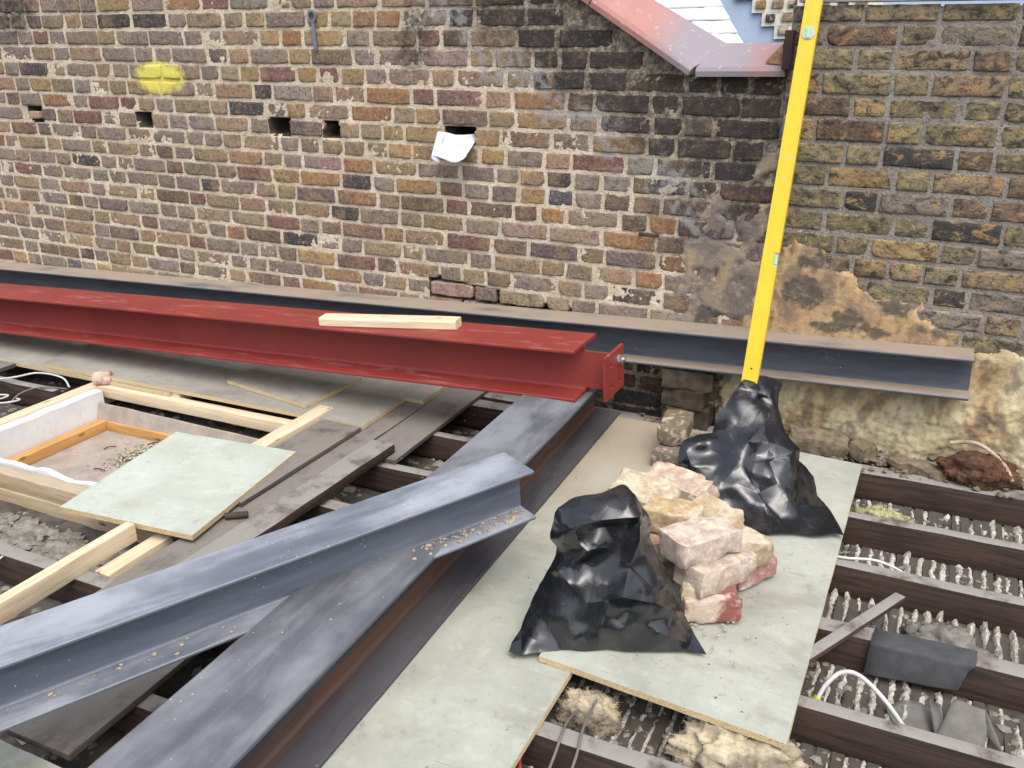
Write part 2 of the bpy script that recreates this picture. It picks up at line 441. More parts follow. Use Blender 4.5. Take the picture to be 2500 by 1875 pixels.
def brick_mesh(L, H, seed, r=0.0045, rag=0.0050):
    ss = [-1, -.975, -.92, -.8, -.65, -.5, -.33, -.16, 0, .16, .33, .5, .65, .8, .92, .975, 1] if L > .14 else [-1, -.95, -.84, -.6, -.3, 0, .3, .6, .84, .95, 1]
    tt = [-1, -.94, -.76, -.3, .3, .76, .94, 1]
    V, F = [], []
    rr = random.Random(seed)
    lean = rr.uniform(-.12, .12); pil = rr.uniform(.0, .001)
    cut = [rr.random() < .12 for _ in range(4)]
    for t in tt:
        for s in ss:
            x, z = s * L / 2, t * H / 2
            ex, ez = L / 2 - abs(x), H / 2 - abs(z)
            y = 0.0
            for e in (ex, ez):
                if e < r: y += r * (1 - math.sqrt(max(0, 1 - (1 - e / r) ** 2))) * .8
            y += -pil * (1 - abs(s)) + .0025 * nz(x * 30 + seed * 3.1, z * 30, seed)
            w = max(smooth(.75, 1, abs(s)), smooth(.6, 1, abs(t)))
            x += w * rag * (nz(z * 70 + seed, 3.3, s * 2) + .5 * nz(z * 25, seed, s * 3)); z += w * rag * (.8 * nz(x * 75, seed * 2.7, t * 2) + .7 * nz(x * 22, seed * 1.7, t * 3))
            k = (0 if s < 0 else 1) + (0 if t < 0 else 2)
            if cut[k]:
                cd = (1 - abs(s)) * L / 2 + (1 - abs(t)) * H / 2
                if cd < .016:
                    y += (.016 - cd) * .9; x -= math.copysign((.016 - cd) * .2, s); z -= math.copysign((.016 - cd) * .2, t)
            x += lean * z * .5
            V.append((x, y, z))
    n, m = len(ss), len(tt)
    for j in range(m - 1):
        for i in range(n - 1):
            F.append((j * n + i, j * n + i + 1, (j + 1) * n + i + 1, (j + 1) * n + i))
    loop = [i for i in range(n)] + [j * n + n - 1 for j in range(1, m)] + [(m - 1) * n + i for i in range(n - 2, -1, -1)] + [j * n for j in range(m - 2, 0, -1)]
    b0 = len(V)
    for i in loop: V.append((V[i][0], .06, V[i][2]))
    for k in range(len(loop)):
        k2 = (k + 1) % len(loop)
        F.append((loop[k2], loop[k], b0 + k, b0 + k2))
    F.append(tuple(b0 + k for k in range(len(loop))))
    me = bpy.data.meshes.new('brick'); me.from_pydata(V, [], F); me.update()
    for p in me.polygons: p.use_smooth = True
    me.set_sharp_from_angle(angle=R(50))
    return me

LENS = (.212, .158, .102)
BV = {L: [brick_mesh(L, .063, int(L * 1000) + 11 * k) for k in range(7)] for L in LENS}

PAL = dict(mauve=(.215, .166, .134), tan=(.262, .188, .118), yellow=(.29, .198, .098), red=(.175, .095, .076), purple=(.155, .113, .102),
           dark=(.060, .053, .053), blue=(.088, .088, .098), orange=(.27, .155, .075), grey=(.215, .178, .148), pink=(.265, .188, .160), olive=(.195, .162, .098), brown=(.15, .102, .072))

def pick(weights):
    t = rnd.random() * sum(weights.values())
    for k, w in weights.items():
        t -= w
        if t <= 0: return k
    return k

def wall_colour(x, z):
    if x < -3.0: w = dict(mauve=26, tan=24, grey=18, red=6, purple=7, dark=1.5, blue=1.5, orange=2, yellow=4, olive=2, brown=4)
    elif z > 0.95: w = dict(mauve=14, tan=30, grey=10, yellow=18, red=6, purple=5, dark=2, orange=4, pink=6, olive=3, brown=5)
    else: w = dict(mauve=20, tan=26, grey=8, yellow=9, red=15, purple=9, dark=2, blue=2, orange=3, pink=4, brown=4)
    if x > -1.15: w = dict(mauve=12, tan=14, grey=10, yellow=4, red=6, purple=8, dark=16, orange=6, brown=16)
    c = PAL[pick(w)]
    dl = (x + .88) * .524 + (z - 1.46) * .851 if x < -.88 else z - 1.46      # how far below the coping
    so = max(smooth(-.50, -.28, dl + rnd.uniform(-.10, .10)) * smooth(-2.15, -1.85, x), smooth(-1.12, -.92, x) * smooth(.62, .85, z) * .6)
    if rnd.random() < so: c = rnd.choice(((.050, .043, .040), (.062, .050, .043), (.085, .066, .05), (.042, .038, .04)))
    f = rnd.uniform(.92, 1.26)
    return tuple(min(.8, v * f * rnd.uniform(.95, 1.05)) for v in c)

wall = thing('brick_wall', 'long old stock brick party wall with pale lime mortar behind the steel beams', 'brick wall', (-2.8, 0, 0))
WL = Vector((-2.8, 0, 0))

bricks = []           # (x0, x1, z0, z1, row)
for i in range(len(ROWS) - 1):
    zt, zb = ROWS[i], ROWS[i + 1]
    xend = PIER_X - .006 if zb > .9 else (PIER_X + .0)
    segs = []
    if i == IHOLE:
        xs = -5.3
        for a, b in HOLES: segs.append((xs, a)); xs = b
        segs.append((xs, xend))
    else:
        segs = [(-5.3 - rnd.random() * .2, xend)]
    last = None
    for a, b in segs:
        x = a + .006
        while x < b - .05:
            if last == 'S': kind = 'H' if rnd.random() < .80 else 'S'
            else: kind = 'S' if rnd.random() < .50 else 'H'
            L = {'S': rnd.choice((.208, .205, .212, .196)), 'H': rnd.choice((.100, .098, .108, .102, .150))}[kind]
            if b - x < L + .04: L = b - x - .010
            if L < .05: break
            bricks.append((x, min(x + L, b - .006), zb, zt, i)); last = kind
            x += L + (rnd.uniform(.013, .023) if x < -1.2 else rnd.uniform(.010, .019))

def brick_obj(name, parent, ploc, x0, x1, z0, z1, yf, mat, colr, tilt, rough=1.0):
    L, H = x1 - x0, z1 - z0 - (.0155 if x0 < -1.2 else .0132)
    base = min(LENS, key=lambda q: abs(q - L))
    me = rnd.choice(BV[base])
    o = bpy.data.objects.new(name, me); COL.objects.link(o); o.parent = parent
    xc, zc = (x0 + x1) / 2, (z0 + z1) / 2
    o.location = Vector((xc, yf, zc - tilt * xc)) - ploc
    o.scale = (L / base, 1, H / .063)
    o.rotation_euler = (rnd.uniform(-.02, .02), math.asin(max(-.2, min(.2, tilt))) + rnd.uniform(-.010, .010), rnd.uniform(-.02, .02))
    o.color = (*colr, 1)
    return o

for L in LENS:
    for me in BV[L]: me.materials.append(MAT['brick'])

keep = []
for (x0, x1, z0, z1, i) in bricks:
    if z1 - TILT * x0 > min(coping_z(x0), coping_z(x1)) + .028 and x1 > -1.6: continue
    if z1 < .34 and x1 < -1.3: continue
    keep.append((x0, x1, z0, z1, i))
keep.sort(key=lambda b: -b[0] - (.4 if .45 < b[2] < 1.75 else -1.0))
near, far = keep[:298], keep[298:]
for b in near:
    brick_obj('brick', wall, WL, b[0], b[1], b[2], b[3], -.006 + rnd.uniform(-.004, .004), None, wall_colour((b[0] + b[1]) / 2, b[2]), TILT)
# the remaining far bricks joined
V, F, C_ = [], [], []
for b in far:
    L, H = b[1] - b[0], b[3] - b[2] - .0160
    base = min(LENS, key=lambda q: abs(q - L)); me = rnd.choice(BV[base]); cc = wall_colour((b[0] + b[1]) / 2, b[2])
    xc, zc = (b[0] + b[1]) / 2, (b[2] + b[3]) / 2
    yf = -.006 + rnd.uniform(-.004, .004); a1, a2 = rnd.uniform(-.02, .02), rnd.uniform(-.02, .02); rv = rnd.random(); sk = rnd.uniform(-.012, .012)
    o0 = len(V)
    for v in me.vertices:
        x, y, z = v.co.x * L / base, v.co.y, v.co.z * H / .063
        V.append((xc + x - WL.x, yf + y + x * a1 + z * a2, zc + z - TILT * (xc + x) + sk * x)); C_.append((*cc, rv))
    for p in me.polygons: F.append(tuple(o0 + k for k in p.vertices))
me = bpy.data.meshes.new('brick_courses'); me.from_pydata(V, [], F); me.update()
ca = me.color_attributes.new('col', 'FLOAT_COLOR', 'POINT')
ca.data.foreach_set('color', np.array(C_, dtype=np.float32).ravel())
for p in me.polygons: p.use_smooth = True
me.set_sharp_from_angle(angle=R(50))
o = link('brick_courses', me, MAT['brickv'], wall); o['kind'] = 'stuff'

def grid_sheet(name, x0, x1, z0, z1, step, yfun, keepf, mat, parent, ploc, clampz=None, colf=None, deep=None):
    nx, nz_ = int((x1 - x0) / step) + 1, int((z1 - z0) / step) + 1
    V = []; C2 = []
    for j in range(nz_ + 1):
        for i in range(nx + 1):
            x, z = x0 + i * step, z0 + j * step
            if clampz: z = min(z, clampz(x))
            V.append((x - ploc[0], yfun(x, z) - ploc[1], z - ploc[2]))
            if colf: C2.append(colf(x, z))
    F = []
    w = nx + 1
    for j in range(nz_):
        for i in range(nx):
            a = j * w + i
            if keepf and not keepf(x0 + (i + .5) * step, z0 + (j + .5) * step): continue
            F.append((a, a + 1, a + w + 1, a + w))
    me = bpy.data.meshes.new(name); me.from_pydata(V, [], F); me.update()
    if colf:
        c = me.color_attributes.new('col', 'FLOAT_COLOR', 'POINT'); c.data.foreach_set('color', np.array(C2, dtype=np.float32).ravel())
    for p in me.polygons: p.use_smooth = True
    o = link(name, me, mat, parent)
    if deep:
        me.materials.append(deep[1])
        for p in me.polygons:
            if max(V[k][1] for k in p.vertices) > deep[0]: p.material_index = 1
    return o

ZH0, ZH1 = ROWS[IHOLE + 1], ROWS[IHOLE]
def mortar_y(x, z):
    y = -.0012 + .0038 * fbm(x, z, .3, 13, 3) + .0030 * nz(x, z, 4.4, 70) + .0018 * nz(x, z, 1.4, 150)
    zz_ = z + TILT * x
    if ZH0 - .02 < zz_ < ZH1 + .02:
        for a, b in HOLES:
            d = min(x - a, b - x, zz_ - ZH0 - .004, ZH1 - .002 - zz_) + .006 * nz(x, z, 1, 50)
            if d > 0: y += min(.30, d * 28)
    # broken gap at the wall's foot
    g = min(x + 2.05, -1.25 - x, .595 - z - .10 * (x + 2.05) / .8 - .01, z - .40) + .012 * nz(x, z, 2, 25)
    if g > 0: y += min(.08, g * 6)
    return y
grid_sheet('mortar', -5.3, PIER_X + .03, 0.0, 1.95, .0095, mortar_y, lambda x, z: z < coping_z(x) + .0095, MAT['mortar'], wall, WL, lambda x: coping_z(x), None, (.03, MAT['dbrick']))  # deep faces of the holes get dark brick, painting in their shade
bm = bmesh.new()
pts = [(-5.3, 0.0), (PIER_X, 0.0), (PIER_X, 1.44), (-.885, 1.44), (-1.60, coping_z(-1.5999)), (-1.60, 1.95), (-5.3, 1.95)]
f0 = [bm.verts.new((x - WL.x, .31, z)) for x, z in pts]; f1 = [bm.verts.new((x - WL.x, .35, z)) for x, z in pts]
bm.faces.new(f0); bm.faces.new(f1[::-1])
for k in range(len(pts)): bm.faces.new((f0[k], f0[(k + 1) % len(pts)], f1[(k + 1) % len(pts)], f1[k]))
link('masonry_core', bm_mesh(bm, 'masonry_core'), MAT['mortar'], wall)
# top strip closing sheet to core under the coping
bm = bmesh.new()
tp = [(PIER_X, 1.438), (-.885, 1.438), (-1.60, coping_z(-1.5999) - .002)]
for a, b in zip(tp, tp[1:]):
    bm.faces.new([bm.verts.new((a[0] - WL.x, -.004, a[1])), bm.verts.new((b[0] - WL.x, -.004, b[1])), bm.verts.new((b[0] - WL.x, .32, b[1])), bm.verts.new((a[0] - WL.x, .32, a[1]))])
link('bedding', bm_mesh(bm, 'bedding'), MAT['mortar'], wall)

# coping tiles on the sloping and level top: each a part of the wall
MAT['coping'] = None
def coping_mat():
    t = NT('pink coping tile'); P = t.coord('World'); O = t.coord('Object')
    n = t.noise(P, 5, 5, .6); n2 = t.noise(P, 40, 4, .6)
    c = t.mix(t.rng(n, .3, .7), (.37, .185, .16), (.31, .155, .135))
    x = t.xyz(P)[0]
    j = t.math('MULTIPLY', t.rng(t.math('ABSOLUTE', t.math('ADD', x, .83)), .26, .08), t.rng(n, .2, .42))
    j2 = t.rng(x, -.72, -.56)
    c = t.mix(t.math('MULTIPLY', t.math('MAXIMUM', j, t.math('MULTIPLY', j2, .8)), .85), c, (.22, .22, .25))
    c = t.mix(t.math('MULTIPLY', t.rng(n2, .58, .72), .4), c, (.55, .46, .40))
    return t.done(c, .75, n2, .15, .003, spec=.3)
MAT['coping'] = coping_mat()
def coping(name, p0, p1, w0, w1, label, skew0=0.0, skew1=0.0):
    """tile run: front face 4 cm deep, top sloping back and up"""
    p0, p1 = Vector(p0), Vector(p1)
    n = 6
    prof = [(-.052, -.030), (-.055, -.012), (-.047, .003), (-.03, .010), (.125, .080), (.125, .05), (.0, -.030)]
    d = (p1 - p0); upn = Vector((-d.z, 0, d.x)).normalized()
    if upn.z < 0: upn = -upn
    bm = bmesh.new(); rings = []
    for i in range(n + 1):
        t = i / n
        ring = []
        for (y, h) in prof:
            sk = (skew0 * (1 - t) + skew1 * t) * (y + .05)
            q = p0 + d * t + upn * h + Vector((sk, y, 0)) + Vector((0, .002 * nz(i, y * 20, 3), 0))
            ring.append(bm.verts.new(q - WL))
        rings.append(ring)
    k = len(prof)
    for a, b in zip(rings, rings[1:]):
        for i in range(k): bm.faces.new((a[i], a[(i + 1) % k], b[(i + 1) % k], b[i]))
    bm.faces.new(rings[0]); bm.faces.new(rings[-1][::-1])
    o = link(name, bm_mesh(bm, name, True, R(35)), MAT['coping'], wall)
    o['label'] = label
coping('coping_tile', (-1.262, 0, 1.703), (-.878, 0, 1.462), 0, 0, 'pink sloping coping tile', 0, .30)
coping('coping_tile', (-1.62, 0, 1.928), (-1.266, 0, 1.7055), 0, 0, 'upper end of the pink sloping coping')
coping('coping_tile', (-.866, 0, 1.462), (-.558, 0, 1.462), 0, 0, 'pink level coping tile with grey weathered end', .30, 0)
# broken mortar wedge at the end of the coping
bm = bmesh.new()
pv = [(-.63, -.035, 1.476), (-.56, -.045, 1.47), (-.556, .02, 1.53), (-.556, -.04, 1.555), (-.60, -.02, 1.50), (-.556, .06, 1.545)]
vs = [bm.verts.new(Vector(q) - WL) for q in pv]
bmesh.ops.convex_hull(bm, input=vs)
bmesh.ops.subdivide_edges(bm, edges=bm.edges[:], cuts=3, use_grid_fill=True)
for v in bm.verts: v.co += Vector(noise.noise_vector(v.co * 60)) * .006
link('mortar_wedge', bm_mesh(bm, 'mortar_wedge'), plain('brown mortar', (.36, .22, .12), .95, .4, 60, .6), wall)

# ------------------------------------------------------------------ chimney pier
pier = thing('chimney_breast', 'yellow and black weathered brick chimney breast with grey pointing beside the coping', 'chimney breast', (-.05, 0, 0))
PL = Vector((-.05, 0, 0))
PR = [1.653, 1.591, 1.516, 1.441, 1.363, 1.291, 1.209, 1.133, 1.055, 0.977, 0.897]
PR = [z + .0 for z in PR]
while PR[-1] > .3: PR.append(PR[-1] - .0765)
PT = .018
PY = -.030
PIER_R = 1.0
def pier_colour(x, z):
    c = PAL[pick(dict(olive=40, yellow=16, brown=20, tan=14, grey=10, dark=3))]
    f = rnd.uniform(.9, 1.35)
    return tuple(v * f for v in c)
def pier_brick_mat():
    t = NT('weathered stock brick'); P = t.coord('World'); base = t.n('ObjectInfo').outputs['Color']; rv = t.n('ObjectInfo').outputs['Random']
    off = t.n('VectorMath', operation='ADD'); t.L(P, off.inputs[0]); t.L(t.math('MULTIPLY', rv, 7.0), off.inputs[1]); V = off.outputs[0]
    n1 = t.noise(t.mapping(V, (9, 9, 17)), 1.8, 6, .68, .8); n2 = t.noise(V, 55, 5, .7); n3 = t.noise(V, 150, 3, .6)
    c = t.mix(t.rng(n1, .34, .60), t.mix(.62, base, (.060, .052, .042)), base)
    c = t.mix(t.math('MULTIPLY', t.rng(n1, .54, .63), .85), c, t.mix(t.rng(t.noise(V, 5, 2), .4, .6), (.36, .275, .125), (.34, .20, .085)))
    c = t.mix(t.math('MULTIPLY', t.rng(n1, .47, .34), .85), c, (.036, .032, .031))
    c = t.mix(t.math('MULTIPLY', t.rng(n2, .49, .36), .75), c, (.045, .038, .030))
    c = t.mix(t.math('MULTIPLY', t.rng(n2, .56, .72), .35), c, (.36, .31, .18))
    pit = t.math('MULTIPLY', t.rng(t.vor(V, 60), .15, .07), t.rng(t.noise(V, 12, 2), .5, .58))
    c = t.mix(t.math('MULTIPLY', pit, .85), c, (.02, .018, .016))
    c = t.mix(t.math('MULTIPLY', t.rng(n3, .64, .76), .3), c, (.5, .44, .32))
    h = t.math('ADD', n2, t.math('ADD', t.math('MULTIPLY', n3, .6), t.math('MULTIPLY', pit, -1.5)))
    return t.done(c, .93, h, .8, .008, spec=.12)
MAT['pbrick'] = pier_brick_mat()
PBV = {L: [brick_mesh(L, .063, int(L * 1000) + 500 + 13 * k, r=.006, rag=.0025) for k in range(6)] for L in LENS}
for L in LENS:
    for me in PBV[L]: me.materials.append(MAT['pbrick'])
PALE = {}
for i in range(len(PR) - 1):
    zt, zb = PR[i], PR[i + 1]
    x = PIER_X + .004 - (0 if i % 2 else 0)
    first = True
    seq = i % 2
    while x < .72:
        kind = ('H' if seq else 'S') if rnd.random() < .88 else rnd.choice('SH')
        seq = 1 - seq
        L = .212 if kind == 'S' else (.102 if not first or rnd.random() < .5 else .158)
        first = False
        L *= rnd.uniform(.97, 1.03)
        xc, zc = x + L / 2, (zt + zb) / 2
        base = min(LENS, key=lambda q: abs(q - L))
        o = bpy.data.objects.new('brick', rnd.choice(PBV[base])); COL.objects.link(o); o.parent = pier
        o.location = Vector((xc, PY + rnd.uniform(-.003, .003), zc - PT * xc)) - PL
        o.scale = (L / base, 1, (zt - zb - .0135) / .063)
        o.rotation_euler = (rnd.uniform(-.012, .012), PT + rnd.uniform(-.006, .006), rnd.uniform(-.012, .012))
        o.color = (*pier_colour(xc, zc), 1)
        x += L + .0135
def pier_y(x, z):
    return PY + .0042 + .0012 * fbm(x, z, 1.3, 14, 3) + .0012 * nz(x, z, 2, 70)
grid_sheet('mortar', PIER_X, 1.0, 0.0, 1.645, .012, pier_y, None, MAT['mortar_p'], pier, PL, lambda x: 1.640 - PT * x)
bm = bmesh.new(); box_bm(bm, PIER_X - PL.x, 1.0 - PL.x, -.020, .60, 0, 1.6)
link('masonry_core', bm_mesh(bm, 'masonry_core'), MAT['mortar_p'], pier)
# ledge / flashing along the top
bm = bmesh.new()
for i in range(2):
    pass
n = 30
ra = []
for i in range(n + 1):
    x = PIER_X + .02 + i * (1.0 - PIER_X - .02) / n
    z = 1.669 - PT * x
    ra.append([bm.verts.new(Vector((x, y + .002 * nz(x, k, 1, 9), z + h)) - PL) for k, (y, h) in enumerate(((-.045, -.012), (-.047, 0), (-.03, .006), (.05, .04), (.05, -.012)))])
for a, b in zip(ra, ra[1:]):
    for k in range(5): bm.faces.new((a[k], a[(k + 1) % 5], b[(k + 1) % 5], b[k]))
link('lead_flashing', bm_mesh(bm, 'lead_flashing', True, R(40)), plain('cement fillet', (.36, .35, .33), .9, .25, 15, .3), pier)
for i in range(1, 5):   # courses above the flashing, set back
    x = PIER_X + .15
    while x < .7:
        o = bpy.data.objects.new('brick', rnd.choice(PBV[.212])); COL.objects.link(o); o.parent = pier
        o.location = Vector((x + .106, .02, 1.66 + .075 * i - PT * x)) - PL; o.color = (*pier_colour(x, 1.7), 1)
        x += .226
# the dark red-brown felt left on the chimney's corner
o = link('felt_strip', rough_box('felt_strip', .030, .07, .125, .004, .004, 40, (3, 3, 5), 4, (-.565 - PL.x, -.045, 1.455)), plain('dark brown felt', (.05, .028, .03), .9, .3, 50, .4), pier)

# ------------------------------------------------------------------ render, smears and scars on the low wall
def inside(x, z, poly):
    c = False; n = len(poly)
    d = 9
    for i in range(n):
        (xa, za), (xb, zb) = poly[i], poly[(i + 1) % n]
        if (za > z) != (zb > z) and x < (xb - xa) * (z - za) / (zb - za) + xa: c = not c
        tx = max(0, min(1, ((x - xa) * (xb - xa) + (z - za) * (zb - za)) / ((xb - xa) ** 2 + (zb - za) ** 2 + 1e-12)))
        d = min(d, math.hypot(x - xa - tx * (xb - xa), z - za - tx * (zb - za)))
    return d if c else -d
TAN = [(-.60, .70), (-.50, .80), (-.47, .87), (-.376, .81), (-.338, .76), (-.265, .765), (-.21, .68), (-.147, .665), (-.042, .64), (.035, .585), (.10, .50), (.3, .40), (.3, .3), (-.62, .35), (-.62, .5)]
LOW = [(-.735, .36), (-.72, .30), (-.69, .10), (-.65, -.04), (.75, -.04), (.75, .28), (.36, .47), (.29, .53), (.224, .50), (.18, .50), (.1, .44)]
SCAR = [(-.55, 1.17), (-.69, 1.075), (-.79, .98), (-.85, .87), (-.885, .756), (-.89, .44), (-.53, .44), (-.52, .92)]
def rend_mask(x, z):
    e = .026 * fbm(x, z, .7, 9, 5) + .014 * nz(x, z, 3, 34) + .009 * nz(x, z, 6, 80)
    t = inside(x, z, TAN) + e * 1.3
    l = inside(x, z, LOW) + e * 1.2
    s = inside(x, z, SCAR) + e
    # brick faces showing in the scar, on the brick grid
    k = fbm(x, z, 2.2, 8, 4)
    s = min(s, .012 + .075 * k) if s > 0 else s
    return t, l, s
def rend_y(x, z):
    t, l, s = rend_mask(x, z)
    base = PY if x > PIER_X else -.006
    m = max(t, l)
    k_ = smooth(.42, .3, z)
    rough = (.0016 + .008 * k_) * fbm(x, z, .2, 16, 4) + (.0022 + .0038 * k_) * fbm(x, z, 5, 60, 3)
    y1 = base - .004 - min(.005, max(-.03, m) * .35) - rough * (1 if m > 0 else .3) if m > -.02 else .04
    if z < .42: y1 -= .03 * smooth(.42, .25, z) * (1 if m > 0 else 0)
    if z < .13: y1 -= .035 * smooth(.13, .02, z) * (1 if m > 0 else 0)
    y2 = (-.006 - .001 - min(.004, max(-.03, s) * .3) - rough * .5) if s > -.02 else .04
    return min(y1, y2)
def rend_col(x, z):
    t, l, s = rend_mask(x, z)
    a = .5 + .5 * fbm(x, z, 8.1, 6, 4)
    b = .5 + .5 * fbm(x * 1.3, z * .7, 3.1, 15, 4)
    if max(t, l) > s - .0 or x > -.5:
        tan = Vector((.41, .285, .155)).lerp(Vector((.30, .205, .125)), smooth(.4, .7, b)); cream = Vector((.46, .39, .25)); dirt = Vector((.16, .125, .085)); blk = Vector((.05, .045, .04))
        w = smooth(.42, .28, z); w = max(w, smooth(.1, .3, x))
        c = tan.lerp(cream, w * smooth(.3, .6, a))
        c = c.lerp(dirt, smooth(.55, .8, b) * .55)
        c = c.lerp(dirt, smooth(.42, .15, a) * w * .7)
        c = c.lerp(blk, smooth(.62, .82, 1 - b) * .5)
        for (cx, cz, rx, rz) in ((-.415, .685, .090, .080), (-.26, .60, .06, .05), (-.17, .56, .07, .035), (-.1, .66, .06, .035), (-.33, .56, .05, .022), (.05, .585, .06, .025), (-.36, .80, .11, .035)):
            q = 1 - math.hypot((x - cx + .02 * nz(x, z, 5, 30)) / rx, (z - cz + .02 * nz(x, z, 8, 30)) / rz) + .5 * fbm(x, z, 2, 26, 4)
            c = c.lerp(Vector((.095, .080, .066)), smooth(.05, .3, q) * .9)
    else:
        c = Vector((.265, .21, .16)).lerp(Vector((.17, .142, .125)), smooth(.42, .6, a))
        c = c.lerp(Vector((.36, .27, .16)), smooth(.62, .78, b) * .8)
        c = c.lerp(Vector((.05, .045, .045)), smooth(.4, .2, a) * .8)
    return (c.x, c.y, c.z, 1)
def render_mat():
    t = NT('sand render'); P = t.coord('World'); a = t.n('VertexColor', layer_name='col').outputs[0]
    n = t.noise(P, 40, 5, .7); n2 = t.noise(P, 170, 3, .6); v = t.vor(P, 55)
    c = t.mix(t.math('MULTIPLY', t.rng(n, .5, .7), .4), a, t.mix(.5, a, (.62, .52, .36)))
    c = t.mix(t.math('MULTIPLY', t.rng(n, .44, .28), .6), c, t.mix(.7, a, (.04, .035, .03)))
    pit = t.math('MULTIPLY', t.rng(v, .12, .05), t.rng(t.noise(P, 9, 2), .48, .58))
    c = t.mix(t.math('MULTIPLY', pit, .8), c, (.05, .035, .025))
    return t.done(c, .95, t.math('ADD', n, t.math('ADD', t.math('MULTIPLY', n2, .5), t.math('MULTIPLY', pit, -1))), .7, .006, spec=.12)
def rk(x, z):
    t, l, s = rend_mask(x, z)
    return max(t, l, s) > -.022
o = grid_sheet('render_patch', -.95, .75, -.04, 1.25, .0068, rend_y, rk, render_mat(), pier, PL, None, rend_col)
o['label'] = 'torn tan sand render and mortar smears'

# ------------------------------------------------------------------ ceiling of the room below, laths, plaster nibs
JT, JB = .110, .008       # joist top, joist bottom
def ceil_y(x, y): return -.004 + .010 * fbm(x, y, 1.1, 9, 4) + (.007 + .008 * nz(x, y, 3, 5) if x > -.75 else 0)
V, F = [], []
x0, y0, st = -5.6, -3.0, .03
nx, ny = int(7.2 / st), int(3.2 / st)
for j in range(ny + 1):
    for i in range(nx + 1):
        x, y = x0 + i * st, y0 + j * st
        V.append((x, y, ceil_y(x, y)))
HX0, HX1, HY0, HY1 = -3.36, -2.20, -1.51, -.77     # the loft hatch opening
for j in range(ny):
    for i in range(nx):
        x, y = x0 + (i + .5) * st, y0 + (j + .5) * st
        if HX0 - .02 < x < HX1 + .02 and HY0 < y < HY1: continue
        a = j * (nx + 1) + i; F.append((a, a + 1, a + nx + 2, a + nx + 1))
me = bpy.data.meshes.new('ceiling'); me.from_pydata(V, [], F); me.update()
for p in me.polygons: p.use_smooth = True
ceiling = tag(link('ceiling', me, MAT['dust']), kind='structure')
# laths across the undersides of the joists (only where the photo shows them)
lath_me = [rough_box('lath', 1.95, .026, .007, .001, .002, 9, (14, 1, 1), s, (0, 0, 0)) for s in range(4)]
for m_ in lath_me: m_.materials.append(MAT['lath'])
xl = -.72; LX = []
while xl < .95:
    o = bpy.data.objects.new('lath', rnd.choice(lath_me)); COL.objects.link(o); o.parent = ceiling
    o.location = (xl, -2.0, .0025 + rnd.uniform(-.001, .001)); o.rotation_euler = (rnd.uniform(-.04, .04), 0, math.pi / 2 + rnd.uniform(-.006, .006))
    LX.append(xl + .018); xl += rnd.uniform(.034, .038)

JOISTS = [(-.240, .078), (-.588, .040), (-.912, .044), (-1.243, .056), (-1.567, .040), (-1.897, .050), (-2.225, .050)]
names = ['dark joist half hidden under debris right beside the rendered wall', 'dark reddish joist crossing behind the black sack, next out from the wall debris',
         'dusty joist with a white cable lying on it beside the chipboard corner', 'dusty joist with broken lath and grey felt lapped over it',
         'pale dusty joist under the curled felt and the white cable arch', 'dark joist under the chipboards beside the dirty wool',
         'dark joist nearest the camera at the bottom of the frame']
def joist(x0, x1, y, w, lab, seed, j=0):
    L = x1 - x0
    me = rough_box('joist', L, w, JT - JB, .004, .0035, 5, (max(4, int(L / .12)), 2, 2), seed)
    o = link('joist', me, MAT['old_wood'], None, (x0, y, JB), Matrix.Rotation(rnd.uniform(-.003, .003), 3, 'Z'))
    tag(o, lab, 'joist', 'floor joists parallel to the brick wall')
for i, (y, w) in enumerate(JOISTS):
    if i in (2, 3):
        joist(-5.4, -3.52, y + .03, w, ('dark joist crossing under the white cables left of the hatch', 'dark joist left of the hatch behind the white lining')[i - 2], i + 20)
        joist(-2.10, 1.1, y + (.03 if i == 2 else .02) * 0, w, names[i], i)
    elif i == 4:
        joist(-5.4, -3.60, y, w, 'dark joist at the left edge before the hatch', 33)
        joist(-2.02, 1.1, y, w, names[i], i)
    else:
        joist(-5.4, 1.1, y, w, names[i], i)

def lumps(name, n, posf, smin, smax, mat, flat=.7, kind='stuff', seed=1, parent=None, label=None):
    rr = random.Random(seed); V, F = [], []
    base = [(1, 0, 0), (-1, 0, 0), (0, 1, 0), (0, -1, 0), (0, 0, 1), (0, 0, -1), (.6, .6, .5), (-.6, .6, .4), (.6, -.6, .5), (-.6, -.6, .45)]
    for _ in range(n):
        q = posf(rr)
        if q is None: continue
        s = smin * (smax / smin) ** (rr.random() ** 1.8)
        ang = rr.random() * 6.28; ca, sa = math.cos(ang), math.sin(ang)
        bm = bmesh.new()
        vs = []
        for b in base:
            k = rr.uniform(.65, 1.15)
            x, y, z = b[0] * k * s * rr.uniform(.8, 1.4), b[1] * k * s, b[2] * k * s * flat
            vs.append(bm.verts.new((q[0] + x * ca - y * sa, q[1] + x * sa + y * ca, q[2] + z)))
        bmesh.ops.convex_hull(bm, input=vs)
        o0 = len(V); bm.verts.index_update()
        vv = [v for v in bm.verts if v.link_faces]
        ix = {v: i for i, v in enumerate(vv)}
        V += [tuple(v.co) for v in vv]; F += [tuple(o0 + ix[v] for v in f.verts) for f in bm.faces]
        bm.free()
    me = bpy.data.meshes.new(name); me.from_pydata(V, [], F); me.update()
    o = link(name, me, mat, parent)
    return tag(o, label, None, None, kind)

